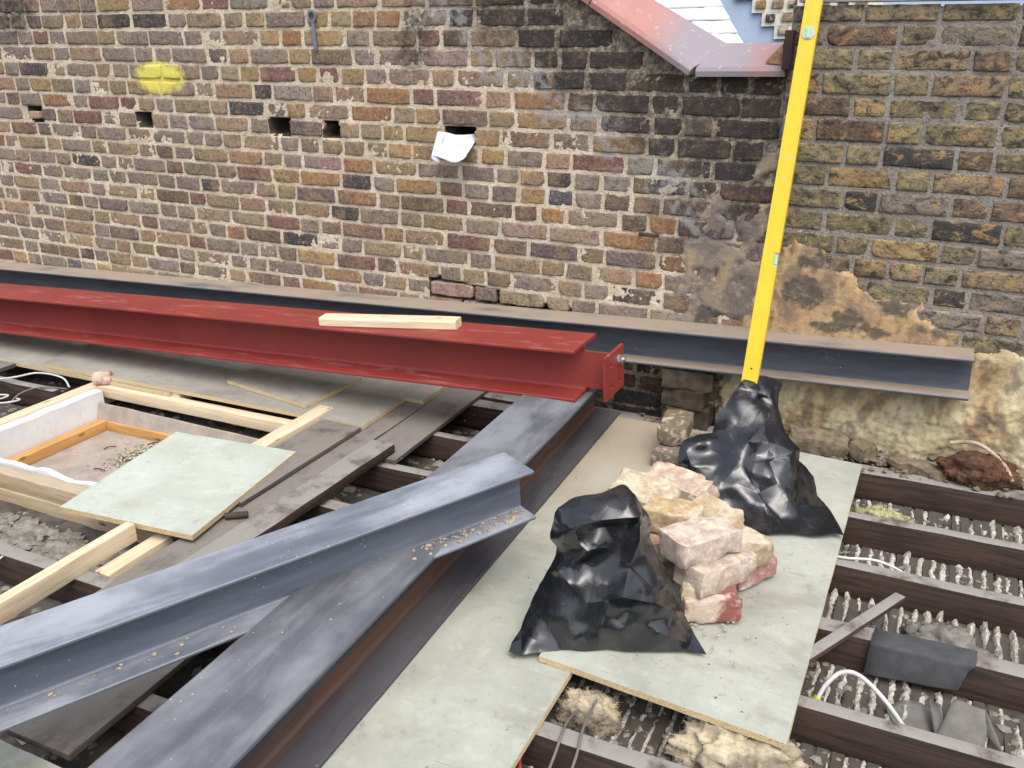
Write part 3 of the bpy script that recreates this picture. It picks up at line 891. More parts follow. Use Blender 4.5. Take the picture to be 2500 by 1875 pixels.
def bay(rr, x0, x1, y0, y1):
    for _ in range(30):
        x, y = rr.uniform(x0, x1), rr.uniform(y0, y1)
        if any(abs(y - jy) < w / 2 + .006 for jy, w in JOISTS): continue
        if HX0 - .05 < x < HX1 + .14 and HY0 - .04 < y < HY1 + .06: continue
        return x, y, ceil_y(x, y)
    return None
def pos_left(rr): return bay(rr, -5.0, -.95, -2.4, -.02)
def pos_right(rr):
    q = bay(rr, -.75, .7, -2.3, -.05)
    return q and (q[0], q[1], .006)
lumps('ceiling_rubble', 2600, pos_left, .006, .030, MAT['rubble'], .6, seed=3)
lumps('ceiling_grit', 2200, pos_right, .002, .013, MAT['rubble'], .7, seed=4)
def pos_clump(rr):
    x, y = rr.gauss(-2.55, .28), rr.uniform(-1.86, -1.63)
    return x, y, ceil_y(x, y) + .004
lumps('plaster_lumps', 420, pos_clump, .015, .038, MAT['rubble'], .45, seed=9)

# white plaster squeezed up between the laths
V, F = [], []
rr = random.Random(5)
for lx in LX:
    for k in range(len(JOISTS) - 1):
        ya, yb = JOISTS[k + 1][0] + JOISTS[k + 1][1] / 2 + .004, JOISTS[k][0] - JOISTS[k][1] / 2 - .004
        n = int((yb - ya) / .0042); o0 = len(V); sd = rr.random() * 50; lx_ = lx + rr.uniform(-.005, .005); own = rr.uniform(.55, 1.25)
        gain = (.62, 1.0, 1.35, 1.15, .75, .7)[k]
        for i in range(n + 1):
            y = ya + (yb - ya) * i / n
            pr = .35 + .75 * nz(lx * 3.0, y * 3.4, 1.7) + .55 * nz(lx * 8, y * 14, sd)
            hgt = max(0.0, pr) * gain * own * .030 * (1 + .7 * nz(y * 55, sd, 2))
            wd = .0035 + .0065 * max(0, min(1, pr * 1.6)) * (1 + .6 * nz(y * 60, sd, 7))
            cx = lx_ + .006 * nz(y * 28, sd, 3) + .003 * nz(y * 90, sd, 4); ln_ = .010 * nz(y * 24, sd, 9)
            for q, (u, h) in enumerate(((-1, -.1), (-.8, .45), (-.25, .95), (.35, 1), (.85, .5), (1, -.1))):
                V.append((cx + u * wd * (1 + .5 * nz(y * 130, q * 3, sd)) + ln_ * h, y + .003 * nz(y * 90, q * 5, sd), .003 + h * hgt * (1 + .45 * nz(y * 150, q * 4, sd + 5))))
        for i in range(n):
            for q in range(5):
                a = o0 + i * 6 + q; F.append((a, a + 1, a + 7, a + 6))
me = bpy.data.meshes.new('plaster_nibs'); me.from_pydata(V, [], F); me.update()
tag(link('plaster_nibs', me, MAT['nib']), kind='stuff')
def pos_dustl(rr):
    q = bay(rr, -.75, .75, -2.3, -.05)
    if q and nz(q[0] * 3, q[1] * 3, 9) > -.05: return q[0], q[1], .010
lumps('ceiling_debris', 2600, pos_dustl, .003, .018, MAT['rubble'], .45, seed=41)

# ------------------------------------------------------------------ boards and planks
def plank(name, label, cat, c0, c1, W, H, ztop, mat, group=None, seed=0, bevel=.003, amp=.002, cuts=None, tilt=0.0, z1=None):
    """c0,c1: ends of the centre line (x, y); ztop: height of the top face at c0 (z1 at c1)"""
    z1 = ztop if z1 is None else z1
    p0, p1 = Vector((c0[0], c0[1], ztop - H)), Vector((c1[0], c1[1], z1 - H))
    L = (p1 - p0).length
    me = rough_box(name, L, W, H, bevel, amp, 8, cuts or (max(4, int(L / .1)), 2, 1), seed)
    o = link(name, me, mat, None, p0, basis(p0, p1))
    return tag(o, label, cat, group)

def chipboard(label, corners, ztop, th, mat, group='loose chipboard sheets', zc=None, seed=0):
    """flat sheet from its four top corners (x, y); a crumbly edge of its own material"""
    c = Vector((sum(q[0] for q in corners) / 4, sum(q[1] for q in corners) / 4, ztop))
    bm = bmesh.new(); top, bot = [], []
    n = 14
    k = 0
    for i in range(4):
        a, b = Vector(corners[i]), Vector(corners[(i + 1) % 4])
        za, zb = (zc[i], zc[(i + 1) % 4]) if zc else (ztop, ztop)
        dr = (b - a).normalized(); nn = Vector((dr.y, -dr.x))
        for j in range(n):
            t = j / n
            q = a.lerp(b, t); z = za + (zb - za) * t
            jit = .0018 * nz(q.x * 25, q.y * 25, seed) if j else 0.0
            q = q + nn * jit
            top.append(bm.verts.new((q.x - c.x, q.y - c.y, z - ztop)))
            q2 = q + nn * (.0015 * nz(q.x * 60, q.y * 60, seed + 5))
            bot.append(bm.verts.new((q2.x - c.x, q2.y - c.y, z - ztop - th)))
    ft = bm.faces.new(top); fb = bm.faces.new(bot[::-1])
    m = len(top)
    for i in range(m):
        f = bm.faces.new((top[i], bot[i], bot[(i + 1) % m], top[(i + 1) % m])); f.material_index = 1
    o = link('chipboard_sheet', bm_mesh(bm, 'chipboard_sheet'), (mat, MAT['edge']), None, c)
    return tag(o, label, 'chipboard', group)

chipboard('long pale chipboard running from the foreground towards the wall beside the rusty beam',
          [(-1.075, -2.62), (-.650, -2.62), (-.655, -.19), (-1.085, -.185)], .1285, .0165, MAT['board_t'], seed=1)
chipboard('pale chipboard sheet under both black sacks with its corner overhanging the joists',
          [(-.737, -1.722), (-.140, -1.748), (-.132, -.255), (-.70, -.235)], .1470, .0165, MAT['board_g'], seed=2, zc=[.1475, .130, .130, .1475])
chipboard('dusty chipboard at the left edge partly under the longer sheet and the red beam',
          [(-6.8, -.735), (-2.98, -.735), (-2.98, -.14), (-6.8, -.14)], .1285, .0165, MAT['board_b'], seed=3)
chipboard('long dusty chipboard under the red beam carrying the small chipboard offcut',
          [(-3.815, -.727), (-1.948, -.724), (-1.962, -.15), (-3.90, -.13)], .1470, .0165, MAT['board_b'], seed=4)
chipboard('brown chipboard end poking out under the right end of the red beam',
          [(-2.60, -.385), (-1.868, -.395), (-1.872, -.05), (-2.60, -.05)], .1465, .0165, MAT['board_b'], seed=5)
chipboard('small grey chipboard offcut lying askew on the long sheet beside the red beam',
          [(-2.775, -.580), (-2.270, -.672), (-2.236, -.315), (-2.785, -.335)], .1655, .0165, MAT['board_b'], seed=6)
chipboard('loose pale green chipboard square laid across the loft hatch',
          [(-2.462, -1.699), (-1.928, -1.658), (-2.024, -1.040), (-2.573, -1.086)], .160, .0175, MAT['board_p'], seed=7, zc=[.160, .160, .158, .158])
chipboard('corner of a green grey chipboard at the very bottom left',
          [(-2.1, -2.9), (-1.40, -2.9), (-1.42, -2.458), (-2.1, -2.462)], .1285, .0165, MAT['board_g'], seed=8)

G = 'old dark floorboards running towards the wall'
plank('floorboard', 'dark floorboard ending at the third joist beside the open joist bays', 'floorboard', (-1.765, -.905), (-1.785, -.05), .165, .018, .1288, MAT['floor_wood'], G, 1)
plank('floorboard', 'dark floorboard beneath the loose chunky timber', 'floorboard', (-1.925, -2.25), (-1.932, -.05), .138, .018, .1282, MAT['floor_wood'], G, 2)
plank('floorboard', 'raised dark floorboard with a reddish broken edge beside the pale green chipboard', 'floorboard', (-2.045, -1.415), (-2.041, -.735), .185, .019, .1478, MAT['floor_wood'], G, 3)
plank('floorboard', 'brown floorboard with sawn end below the blue grey beam', 'floorboard', (-1.632, -2.43), (-1.655, -1.45), .195, .019, .1292, MAT['floor_wood'], G, 4)
plank('floorboard', 'narrow dusty floorboard strip along the rusty beam', 'floorboard', (-1.405, -2.70), (-1.475, -.05), .110, .018, .1285, MAT['floor_wood'], G, 5)
plank('loose_timber', 'loose chunky dark timber with dusty top lying over the floorboards', 'timber', (-1.80, -2.02), (-1.768, -.845), .100, .036, .1655, MAT['old_wood'], None, 7, .004, .003)
# stub of pipe near the pale green board
tube('pipe_stub', [(-1.945, -1.50, .143), (-1.885, -1.46, .143)], .011, 10, MAT['iron'])
tag(bpy.data.objects['pipe_stub'], 'short dark stub of pipe on the floorboard beside the pale green chipboard', 'pipe')

# ------------------------------------------------------------------ loft hatch
hat = thing('loft_hatch', 'framed loft hatch lined with white plasterboard and new pine, pale board across it', 'loft hatch', (-2.8, -1.15, 0))
HL = Vector((-2.8, -1.15, 0))
def hbox(name, L, W, H, p, ang, mat, seed=0, bev=.003, amp=.0015, label=None):
    """p = centre of the start end at the bottom, ang = heading about z"""
    o = link(name, rough_box(name, L, W, H, bev, amp, 9, (max(3, int(L / .1)), 2, 2), seed), mat, hat, Vector(p) - HL, Matrix.Rotation(ang, 3, 'Z'))
    if label: o['label'] = label
    return o
HPI = math.pi / 2
hbox('trimmer', 1.55, .062, .105, (-3.425, -2.20, .006), HPI, MAT['pine'], 1)
hbox('header', 1.18, .048, .052, (-3.395, -.742, .058), 0, MAT['pine'], 2)
hbox('trimmer', 1.00, .070, .048, (-2.200, -1.62, .105), HPI, MAT['pine'], 3)
hbox('packer', .55, .060, .094, (-2.205, -1.20, .008), HPI, MAT['old_wood'], 33)
hbox('header', 1.27, .052, .064, (-3.39, -1.530, .048), 0, MAT['pine_old'], 4, label='grey brown front header of the hatch')
hbox('header', 1.20, .060, .094, (-3.39, -1.532, -.046), 0, MAT['pine_old'], 5, label='lower front header of the hatch')
hbox('short_stud', .18, .045, .045, (-2.955, -.718, .082), HPI, MAT['pine'], 6)
def sheet(name, pts, th, mat, nrm, label=None, nu=26, nv=6, rag=0.0, seed=0):
    """bilinear sheet from 4 corners (bottom a,b then top c,d), thickness along nrm, ragged top edge"""
    a, b, c, d = [Vector(q) for q in pts]
    bm = bmesh.new(); A, B = [], []
    for j in range(nv + 1):
        ra, rb = [], []
        for i in range(nu + 1):
            s, t = i / nu, j / nv
            q = (a.lerp(b, s)).lerp(d.lerp(c, s), t)
            if rag and j == nv: q.z += rag * (nz(s * 9, seed, 1) + .6 * nz(s * 40, seed, 2))
            q = q - HL
            ra.append(bm.verts.new(q)); rb.append(bm.verts.new(q + Vector(nrm) * th))
        A.append(ra); B.append(rb)
    for j in range(nv):
        for i in range(nu):
            bm.faces.new((A[j][i], A[j][i + 1], A[j + 1][i + 1], A[j + 1][i]))
            bm.faces.new((B[j][i], B[j + 1][i], B[j + 1][i + 1], B[j][i + 1]))
    for i in range(nu):
        bm.faces.new((A[0][i], B[0][i], B[0][i + 1], A[0][i + 1])); bm.faces.new((A[nv][i], A[nv][i + 1], B[nv][i + 1], B[nv][i]))
    for j in range(nv):
        bm.faces.new((A[j][0], A[j + 1][0], B[j + 1][0], B[j][0])); bm.faces.new((A[j][nu], B[j][nu], B[j + 1][nu], A[j + 1][nu]))
    o = link(name, bm_mesh(bm, name, True, R(35)), mat, hat)
    if label: o['label'] = label
    return o
sheet('lining_board', [(-3.335, -1.50, -.02), (-3.335, -.79, -.02), (-3.335, -.79, .105), (-3.335, -1.50, .105)], .055, MAT['plaster'], (-1, 0, 0), 'white plasterboard lining with torn top edge', rag=.007, seed=3)
sheet('lining_board', [(-3.33, -.845, -.012), (-2.25, -.835, -.012), (-2.25, -.815, .036), (-3.33, -.825, .058)], .010, MAT['plaster_d'], (0, 1, 0), 'grey bowed lining strip along the back', rag=.002, seed=4)
sheet('lining_board', [(-3.33, -1.470, -.02), (-2.28, -1.470, -.02), (-2.28, -1.470, .108), (-3.33, -1.470, .120)], .022, MAT['plaster'], (0, -1, 0), 'white torn lining along the front', rag=.014, seed=5)
hbox('hatch_panel', 1.13, .74, .012, (-3.36, -1.15, -.070), 0, MAT['plaster_d'], 8, .001, .001)
for p, L, a in (((-3.30, -1.50, -.058), .69, HPI), ((-3.27, -.825, -.058), 1.02, 0), ((-2.56, -1.50, -.058), .64, HPI)):
    hbox('stop_batten', L, .055, .046, p, a, MAT['orange_pine'], int(L * 100), .004, .001)
tag(plank('pine_batten', 'long new pine batten leaning out of the left edge towards the hatch', 'batten', (-2.136, -2.60), (-2.150, -1.690), .038, .060, .1705, MAT['pine'], None, 11))
plank('pine_batten', 'short pine noggin under the long pine batten beside the hatch', 'batten', (-2.085, -1.872), (-2.085, -1.62), .060, .050, .1095, MAT['pine'], None, 12)
# debris on the hatch panel
def pos_panel(rr): return rr.uniform(-3.2, -2.6), rr.uniform(-1.45, -.88), -.056
lumps('hatch_crumbs', 130, pos_panel, .0015, .008, MAT['nib'], .7, seed=12)
def pos_heap(rr):
    a, r_ = rr.random() * 6.28, abs(rr.gauss(0, 1))
    r_ = min(r_, 2.2)
    x, y = -2.955 + .036 * r_ * math.cos(a), -1.000 + .060 * r_ * math.sin(a)
    return x, y, -.055 + .022 * math.exp(-r_ * r_ * .7) * rr.random() ** .5
lumps('gravel_heap', 420, pos_heap, .004, .011, plain('pale gravel', (.40, .37, .27), .9, .5, 90, .4), .7, seed=13)
for i, (x, y, a, L) in enumerate(((-3.11, -1.01, .9, .05), (-2.97, -.90, .8, .05), (-2.99, -1.165, .1, .06))):
    o = tube('twig', [(x, y, -.051), (x + L * .5 * math.cos(a), y + L * .5 * math.sin(a), -.046), (x + L * math.cos(a), y + L * math.sin(a), -.050)], .0025, 6, MAT['lath'])
    tag(o, ('bent brown twig lying in the middle of the hatch panel', 'brown twig behind the gravel heap in the hatch', 'brown twig lying nearest the front of the hatch')[i], 'twig', 'twigs in the hatch')

# timber left of the hatch
plank('floorboard', 'pale dusty floorboard end at the left edge beside the white cables', 'floorboard', (-4.05, -1.30), (-4.08, -.745), .19, .020, .1300, MAT['floor_wood'], G, 15)

# ------------------------------------------------------------------ steel beams
def ibeam(name, label, p0, p1, b, d, tf, tw, mat, root=.010, group=None, rollv=Vector((0, 0, 1)), cope=None, seed=0, low=None):
    """p0/p1 = bottom centre of each end. local X along, Z up"""
    rot = basis(p0, p1, rollv)
    L = (Vector(p1) - Vector(p0)).length
    t = thing(name, label, 'steel beam', p0, rot, group)
    def prism(nm, prof, x0, x1, n=24, sm=True, mat=mat):
        bm = bmesh.new(); rings = []
        for i in range(n + 1):
            x = x0 + (x1 - x0) * i / n
            rings.append([bm.verts.new((x, y + .0006 * nz(x * 4, y * 9, z * 9 + seed), z + .0006 * nz(x * 4, y * 9 + 5, z * 9))) for y, z in prof])
        k = len(prof)
        for ra, rb in zip(rings, rings[1:]):
            for i in range(k): bm.faces.new((ra[i], ra[(i + 1) % k], rb[(i + 1) % k], rb[i]))
        bm.faces.new(rings[0][::-1]); bm.faces.new(rings[-1])
        return link(nm, bm_mesh(bm, nm, sm, R(38)), mat, t)
    e = .0025
    def fl(z0, z1):
        return [(-b / 2 + e, z0), (b / 2 - e, z0), (b / 2, z0 + e), (b / 2, z1 - e), (b / 2 - e, z1), (-b / 2 + e, z1), (-b / 2, z1 - e), (-b / 2, z0 + e)]
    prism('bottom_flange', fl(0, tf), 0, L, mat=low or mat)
    prism('top_flange', fl(d - tf, d), 0, L)
    h = tw / 2; r = root
    web = []
    for sy in (1, -1):
        side = [(sy * (h + r * (1 - math.sin(a))), tf - .001 + r * (1 - math.cos(a)) + .0) for a in [k * math.pi / 8 for k in range(5)]]
        side += [(y, d - (z)) for y, z in side[::-1]]
        web += side if sy == 1 else side[::-1]
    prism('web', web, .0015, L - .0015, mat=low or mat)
    return t, L
ZF = .352
wb, _ = ibeam('wall_beam', 'long dark steel beam lying along the foot of the brick wall', (-5.6, -.086, .225), (.170, -.086, .389), .152, .148, .010, .008, MAT['steel_w'], .009)
fb, _ = ibeam('rusty_beam', 'wide rusty edged steel beam running from the foreground to the wall under the red beam', (-1.105, -3.05, .129), (-1.188, -.165, .129), .232, ZF - .129, .013, .010, MAT['steel_f'], .014, low=MAT['steel_fd'])  # web and bottom flange take the steel with shade painted in
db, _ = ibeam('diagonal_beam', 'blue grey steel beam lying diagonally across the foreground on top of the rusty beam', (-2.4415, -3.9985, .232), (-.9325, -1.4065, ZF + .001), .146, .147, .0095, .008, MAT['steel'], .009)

RZ0, RZ1 = .1292, ZF + .001
rb, RL = ibeam('red_beam', 'red painted steel beam with bolted end plate resting on the rusty beam', (-6.45, -.520, RZ0), (-1.085, -.515, RZ1), .228, .192, .012, .009, MAT['red'], .013)
def loc_r(x, y, z): return (x, y, z)
# web stub and end plate at the coped end
bm = bmesh.new(); box_bm(bm, RL - .012, RL + .100, -.0045, .0045, .018, .158)
link('web_stub', bm_mesh(bm, 'web_stub'), MAT['red'], rb)
bm = bmesh.new()
hy = [(-.052, .118), (.052, .118), (-.052, .048), (.052, .048)]
# plate with real holes: a grid of quads round octagonal openings
px0, px1, PYW, PZ0, PZ1 = RL + .100, RL + .112, .094, .008, .168
def plate(bm):
    ys = [-PYW, 0, PYW]; zs = [PZ0, .083, PZ1]
    for iy in range(2):
        for iz in range(2):
            cy, cz = (ys[iy] + ys[iy + 1]) / 2 + (-.006 if iy else .006), (zs[iz] + zs[iz + 1]) / 2
            oct_ = [(cy + .0085 * math.cos(a), cz + .0085 * math.sin(a)) for a in [math.pi / 8 + k * math.pi / 4 for k in range(8)]]
            y0, y1, z0, z1 = ys[iy], ys[iy + 1], zs[iz], zs[iz + 1]
            outer = [(y1, cz), (y1, z1), (cy, z1), (y0, z1), (y0, cz), (y0, z0), (cy, z0), (y1, z0)]
            outer = [(y1, (cz + z1) / 2), (y1, z1), (y0, z1), (y0, (cz + z1) / 2), (y0, (cz + z0) / 2), (y0, z0), (y1, z0), (y1, (cz + z0) / 2)]
            order = outer
            fr = [[bm.verts.new((px, y, z)) for y, z in order] for px in (px0, px1)]
            fi = [[bm.verts.new((px, y, z)) for y, z in oct_] for px in (px0, px1)]
            for k in range(8):
                k2 = (k + 1) % 8
                bm.faces.new((fr[1][k], fr[1][k2], fi[1][k2], fi[1][k])); bm.faces.new((fr[0][k2], fr[0][k], fi[0][k], fi[0][k2]))
                bm.faces.new((fi[0][k], fi[1][k], fi[1][k2], fi[0][k2]))
    for (a, b) in (((-PYW, PZ0), (PYW, PZ0)), ((PYW, PZ0), (PYW, PZ1)), ((PYW, PZ1), (-PYW, PZ1)), ((-PYW, PZ1), (-PYW, PZ0))):
        bm.faces.new([bm.verts.new(q) for q in ((px0, *a), (px1, *a), (px1, *b), (px0, *b))])
    bmesh.ops.remove_doubles(bm, verts=bm.verts[:], dist=.0002)
plate(bm)
ep = link('end_plate', bm_mesh(bm, 'end_plate'), MAT['red'], rb)
def hexbolt(parent):
    bm = bmesh.new()
    def cyl(r, x0, x1, n, ph=0):
        a = [bm.verts.new((x0, r * math.cos(ph + k * 2 * math.pi / n), r * math.sin(ph + k * 2 * math.pi / n))) for k in range(n)]
        b = [bm.verts.new((x1, v.co.y, v.co.z)) for v in a]
        for k in range(n): bm.faces.new((a[k], a[(k + 1) % n], b[(k + 1) % n], b[k]))
        bm.faces.new(a[::-1]); bm.faces.new(b)
    cyl(.019, 0, .003, 18); cyl(.016, .003, .016, 6, .3); cyl(.0085, -.03, .024, 12)
    o = link('bolt', bm_mesh(bm, 'bolt', True, R(30)), MAT['zinc'], parent)
    o.location = (px1, .047 - .006 + .0 , .1255)
    return o
# bolt sits in the far upper hole
bl = hexbolt(ep)

# pine offcut lying on the red beam
def chamfer_timber():
    L, W, H = .70, .075, .036
    bm = bmesh.new(); n = 14
    prof = [(-W / 2, .004), (-W / 2 + .004, 0), (W / 2 - .004, 0), (W / 2, .004), (W / 2, H - .004), (W / 2 - .004, H), (-W / 2 + .006, H), (-W / 2, H - .006)]
    rings = []
    for i in range(n + 1):
        t = i / n; x = L * t; c = 1.0 if .02 < t < .98 else .93
        rings.append([bm.verts.new((x, y * c + .0015 * nz(x * 6, z * 30, 1), z)) for y, z in prof])
    for a, b in zip(rings, rings[1:]):
        for k in range(8): bm.faces.new((a[k], a[(k + 1) % 8], b[(k + 1) % 8], b[k]))
    bm.faces.new(rings[0][::-1]); bm.faces.new(rings[-1])
    return bm_mesh(bm, 'pine_offcut', True, R(30))
zt = lambda x: RZ1 + .192 - (-1.085 - x) * (RZ1 - RZ0) / 5.365
a_, b_ = Vector((-2.205, -.585, zt(-2.205) + .001)), Vector((-1.632, -.482, zt(-1.632) + .001))
o = link('pine_offcut', chamfer_timber(), MAT['pine'], None, a_, basis(a_, b_)); o.scale = ((b_ - a_).length / .70, 1, 1)
tag(o, 'clean pine offcut lying on top of the red beam', 'timber')

# wall plate and the dark bricks that carry the wall beam
plank('wall_plate', 'dark timber plate along the foot of the rendered wall', 'timber', (-5.4, -.125), (1.0, -.125), .09, .10, .110, MAT['old_wood'], None, 30)
def loose_brick(name, label, pos, size, ang, col, seed, mat=None, group=None, tiltv=(0, 0), cat='brick', bev=.0025, amp=.0045):
    L, W, H = size
    me = rough_box(name, L, W, H, bev, amp, 22, (12, 7, 5), seed, (-L / 2, 0, -H / 2))
    for v in me.vertices:            # chipped corners and bites out of the edges
        p = v.co; k = abs(p.x) / (L / 2) + abs(p.y) / (W / 2) + abs(p.z) / (H / 2)
        b_ = smooth(1.7, 2.9, k) * max(0.0, .15 + nz(p.x * 22 + seed * 3.7, p.y * 22, p.z * 22))
        v.co = p * (1 - .30 * b_)
    rot = (Matrix.Rotation(R(ang), 3, 'Z') @ Matrix.Rotation(R(tiltv[0]), 3, 'X') @ Matrix.Rotation(R(tiltv[1]), 3, 'Y'))
    o = link(name, me, mat or MAT['lbrick'], None, pos, rot)
    o.color = (*col, 1)
    return tag(o, label, cat, group)
def loose_brick_mat():
    t = NT('loose stock brick'); O = t.coord('Object'); base = t.n('ObjectInfo').outputs['Color']; rv = t.n('ObjectInfo').outputs['Random']
    off = t.n('VectorMath', operation='ADD'); t.L(O, off.inputs[0]); t.L(t.math('MULTIPLY', rv, 3.0), off.inputs[1]); V = off.outputs[0]
    n1 = t.noise(V, 9, 5, .65, .4); n2 = t.noise(V, 38, 5, .65); n3 = t.noise(V, 150, 3, .6)
    c = t.mix(t.rng(n2, .36, .62), t.mix(.40, base, (.16, .10, .075)), base)
    c = t.mix(t.math('MULTIPLY', t.rng(n1, .53, .64), .7), c, (.56, .49, .385))
    c = t.mix(t.math('MULTIPLY', t.rng(n2, .54, .68), .5), c, (.66, .60, .50))
    c = t.mix(t.math('MULTIPLY', t.rng(n1, .38, .27), .7), c, t.mix(.7, base, (.05, .035, .03)))
    c = t.mix(t.math('MULTIPLY', t.rng(n3, .60, .74), .4), c, tuple(x for x in (.22, .16, .11)))
    return t.done(c, .94, t.math('ADD', n2, t.math('MULTIPLY', n3, .5)), .7, .005, spec=.15)
MAT['lbrick'] = loose_brick_mat()
MAT['debris'] = plain('brown grey debris', (.20, .155, .105), .95, .5, 30, .7, .1)
DK = (.055, .047, .04)
for k in range(3):
    zt_ = .110 + k * .0805
    loose_brick('packing_brick', ('lowest', 'middle', 'topmost')[k] + ' of the three sooty bricks packed under the wall beam behind the black sack',
                (-.815 + (.006, -.008, .004)[k], -.105, zt_ + .0405), ((.19, .175, .20)[k], .09, .0800), (3, -5, 4)[k], DK, 60 + k, MAT['dbrick'], 'sooty bricks packed under the wall beam', bev=.006, amp=.008)

# ------------------------------------------------------------------ spirit level leaning on the chimney breast
lv0, lv1 = Vector((-.516, -.575, .152)), Vector((-.4750, -.030, 1.78))
d_ = (lv1 - lv0).normalized(); side = Vector((1, 0, 0)); side = (side - d_ * side.dot(d_)).normalized(); nrm_ = d_.cross(side)
if nrm_.y > 0: nrm_ = -nrm_
side = d_.cross(nrm_)
rot = Matrix((side, d_, nrm_)).transposed()      # local X across, Y along, Z towards the camera
lev = thing('spirit_level', 'tall yellow spirit level leaning on the chimney breast, its foot in a black sack', 'spirit level', lv0, rot)
LV = (lv1 - lv0).length
def level_mat():
    t = NT('yellow level paint'); O = t.coord('Object')
    n = t.noise(t.mapping(O, (20, 6, 20)), 2, 5, .65); n2 = t.noise(O, 38, 4, .65)
    c = t.mix(t.rng(n, .3, .7), (.65, .45, .012), (.60, .41, .010))
    y = t.xyz(O)[1]
    sc = t.math('MULTIPLY', t.rng(n2, .60, .66), t.rng(y, .55, .8))
    c = t.mix(t.math('MULTIPLY', sc, .8), c, (.42, .38, .28))
    return t.done(c, .35, n2, .03, .001, spec=.5)
MAT['level'] = level_mat()
# box section with a cut-out at the edge vial: front sheet built as strips
w = .0255
yv = .745            # edge vial
bm = bmesh.new()
for (xa, xb, ya, yb) in ((-w, w, 0, yv - .024), (-w, w - .013, yv - .024, yv + .024), (-w, w, yv + .024, LV)):
    box_bm(bm, xa, xb, ya, yb, 0, .022)
link('body', bm_mesh(bm, 'body'), MAT['level'], lev)
bm = bmesh.new()
for xa, xb in ((-w - .0008, -w + .0035), (w - .0035, w + .0008)):
    for ya, yb in (((0, LV),) if xa < 0 else ((0, yv - .024), (yv + .024, LV))): box_bm(bm, xa, xb, ya, yb, -.001, .0235)
link('edge_rail', bm_mesh(bm, 'edge_rail'), MAT['level'], lev)
def disc(name, r, z0, z1, y, mat, n=24, x=0.0, parent=lev):
    bm = bmesh.new()
    a = [bm.verts.new((x + r * math.cos(2 * math.pi * k / n), y + r * math.sin(2 * math.pi * k / n), z0)) for k in range(n)]
    b = [bm.verts.new((v.co.x, v.co.y, z1)) for v in a]
    for k in range(n): bm.faces.new((a[k], a[(k + 1) % n], b[(k + 1) % n], b[k]))
    bm.faces.new(b); bm.faces.new(a[::-1])
    return link(name, bm_mesh(bm, name, True, R(30)), mat, parent)
MAT['vial'] = plain('green vial', (.30, .55, .28), .15, .1, 20, .0, .6)
MAT['vial_ring'] = plain('grey vial surround', (.42, .46, .42), .4, .15, 40, .05)
def vial(nm, y, x=0.0, sx=1.0):
    v = disc('vial', .0215, .0215, .0245, y, MAT['vial_ring'])
    bm = bmesh.new(); box_bm(bm, -.0065, .0065, y - .016, y + .016, .0246, .028)
    b = link('vial_tube', bm_mesh(bm, 'vial_tube'), MAT['vial'], v)
yplumb = 1.488
vial('vial', yplumb)
bm = bmesh.new(); box_bm(bm, w - .0128, w - .001, yv - .0235, yv + .0235, .004, .019)
v = link('vial', bm_mesh(bm, 'vial'), MAT['vial_ring'], lev)
bm = bmesh.new(); box_bm(bm, w - .011, w - .0015, yv - .014, yv + .014, .0192, .0215)
link('vial_tube', bm_mesh(bm, 'vial_tube'), MAT['vial'], v)
bm = bmesh.new()
YH = .376
def ring_bm(bm, r0, r1, z0, z1, y, n=20):
    P = [[bm.verts.new((r * math.cos(2 * math.pi * k / n), y + r * math.sin(2 * math.pi * k / n), z)) for k in range(n)] for r, z in ((r0, z0), (r0, z1), (r1, z1), (r1, z0))]
    for a, b in zip(P, P[1:] + P[:1]):
        for k in range(n): bm.faces.new((a[k], a[(k + 1) % n], b[(k + 1) % n], b[k]))
ring_bm(bm, .0032, .0048, .0195, .0235, YH)
link('hang_hole_rim', bm_mesh(bm, 'hang_hole_rim'), MAT['level'], lev)
disc('hang_hole', .0033, .0205, .0224, YH, MAT['black'], 14)  # solid black disc painting in the dark of the hanging hole

# ------------------------------------------------------------------ spanner on its nail, iron ring, paper
spn = thing('spanner', 'grey ring spanner hanging on a nail high on the brick wall', 'spanner', (-2.562, -.016, 1.672))
def flat_poly(bm, pts, y0, y1):
    a = [bm.verts.new((x, y0, z)) for x, z in pts]; b = [bm.verts.new((x, y1, z)) for x, z in pts]
    bm.faces.new(a); bm.faces.new(b[::-1])
    for k in range(len(pts)): bm.faces.new((a[k], b[k], b[(k + 1) % len(pts)], a[(k + 1) % len(pts)]))
bm = bmesh.new(); n = 26
ro, ri = .0225, .0145
P = [[bm.verts.new((r * math.cos(2 * math.pi * k / n), y, .004 + r * 1.08 * math.sin(2 * math.pi * k / n))) for k in range(n)] for r, y in ((ri, -.007), (ro, -.007), (ro + .001, 0), (ro, .005), (ri, .005))]
for a, b in zip(P, P[1:] + P[:1]):
    for k in range(n): bm.faces.new((a[k], a[(k + 1) % n], b[(k + 1) % n], b[k]))
link('ring_head', bm_mesh(bm, 'ring_head', True, R(35)), MAT['chrome'], spn)
bm = bmesh.new()
flat_poly(bm, [(-.0095, -.016), (-.0075, -.03), (-.0078, -.12), (-.0085, -.128), (-.005, -.136), (.004, -.138), (.0085, -.132), (.0092, -.12), (.0085, -.03), (.0110, -.014)], -.005, .003)
bmesh.ops.bevel(bm, geom=bm.edges[:], offset=.0012, segments=2, affect='EDGES')
link('shaft', bm_mesh(bm, 'shaft', True, R(35)), MAT['chrome'], spn)
disc('end_hole', .0026, .0045, .0056, 0, MAT['black'], 12, parent=spn)  # solid black disc in place of a shaded hole in the shaft
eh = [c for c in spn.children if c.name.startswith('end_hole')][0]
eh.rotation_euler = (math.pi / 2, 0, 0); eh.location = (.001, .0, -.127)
spn.rotation_euler = (0, R(-2), 0)
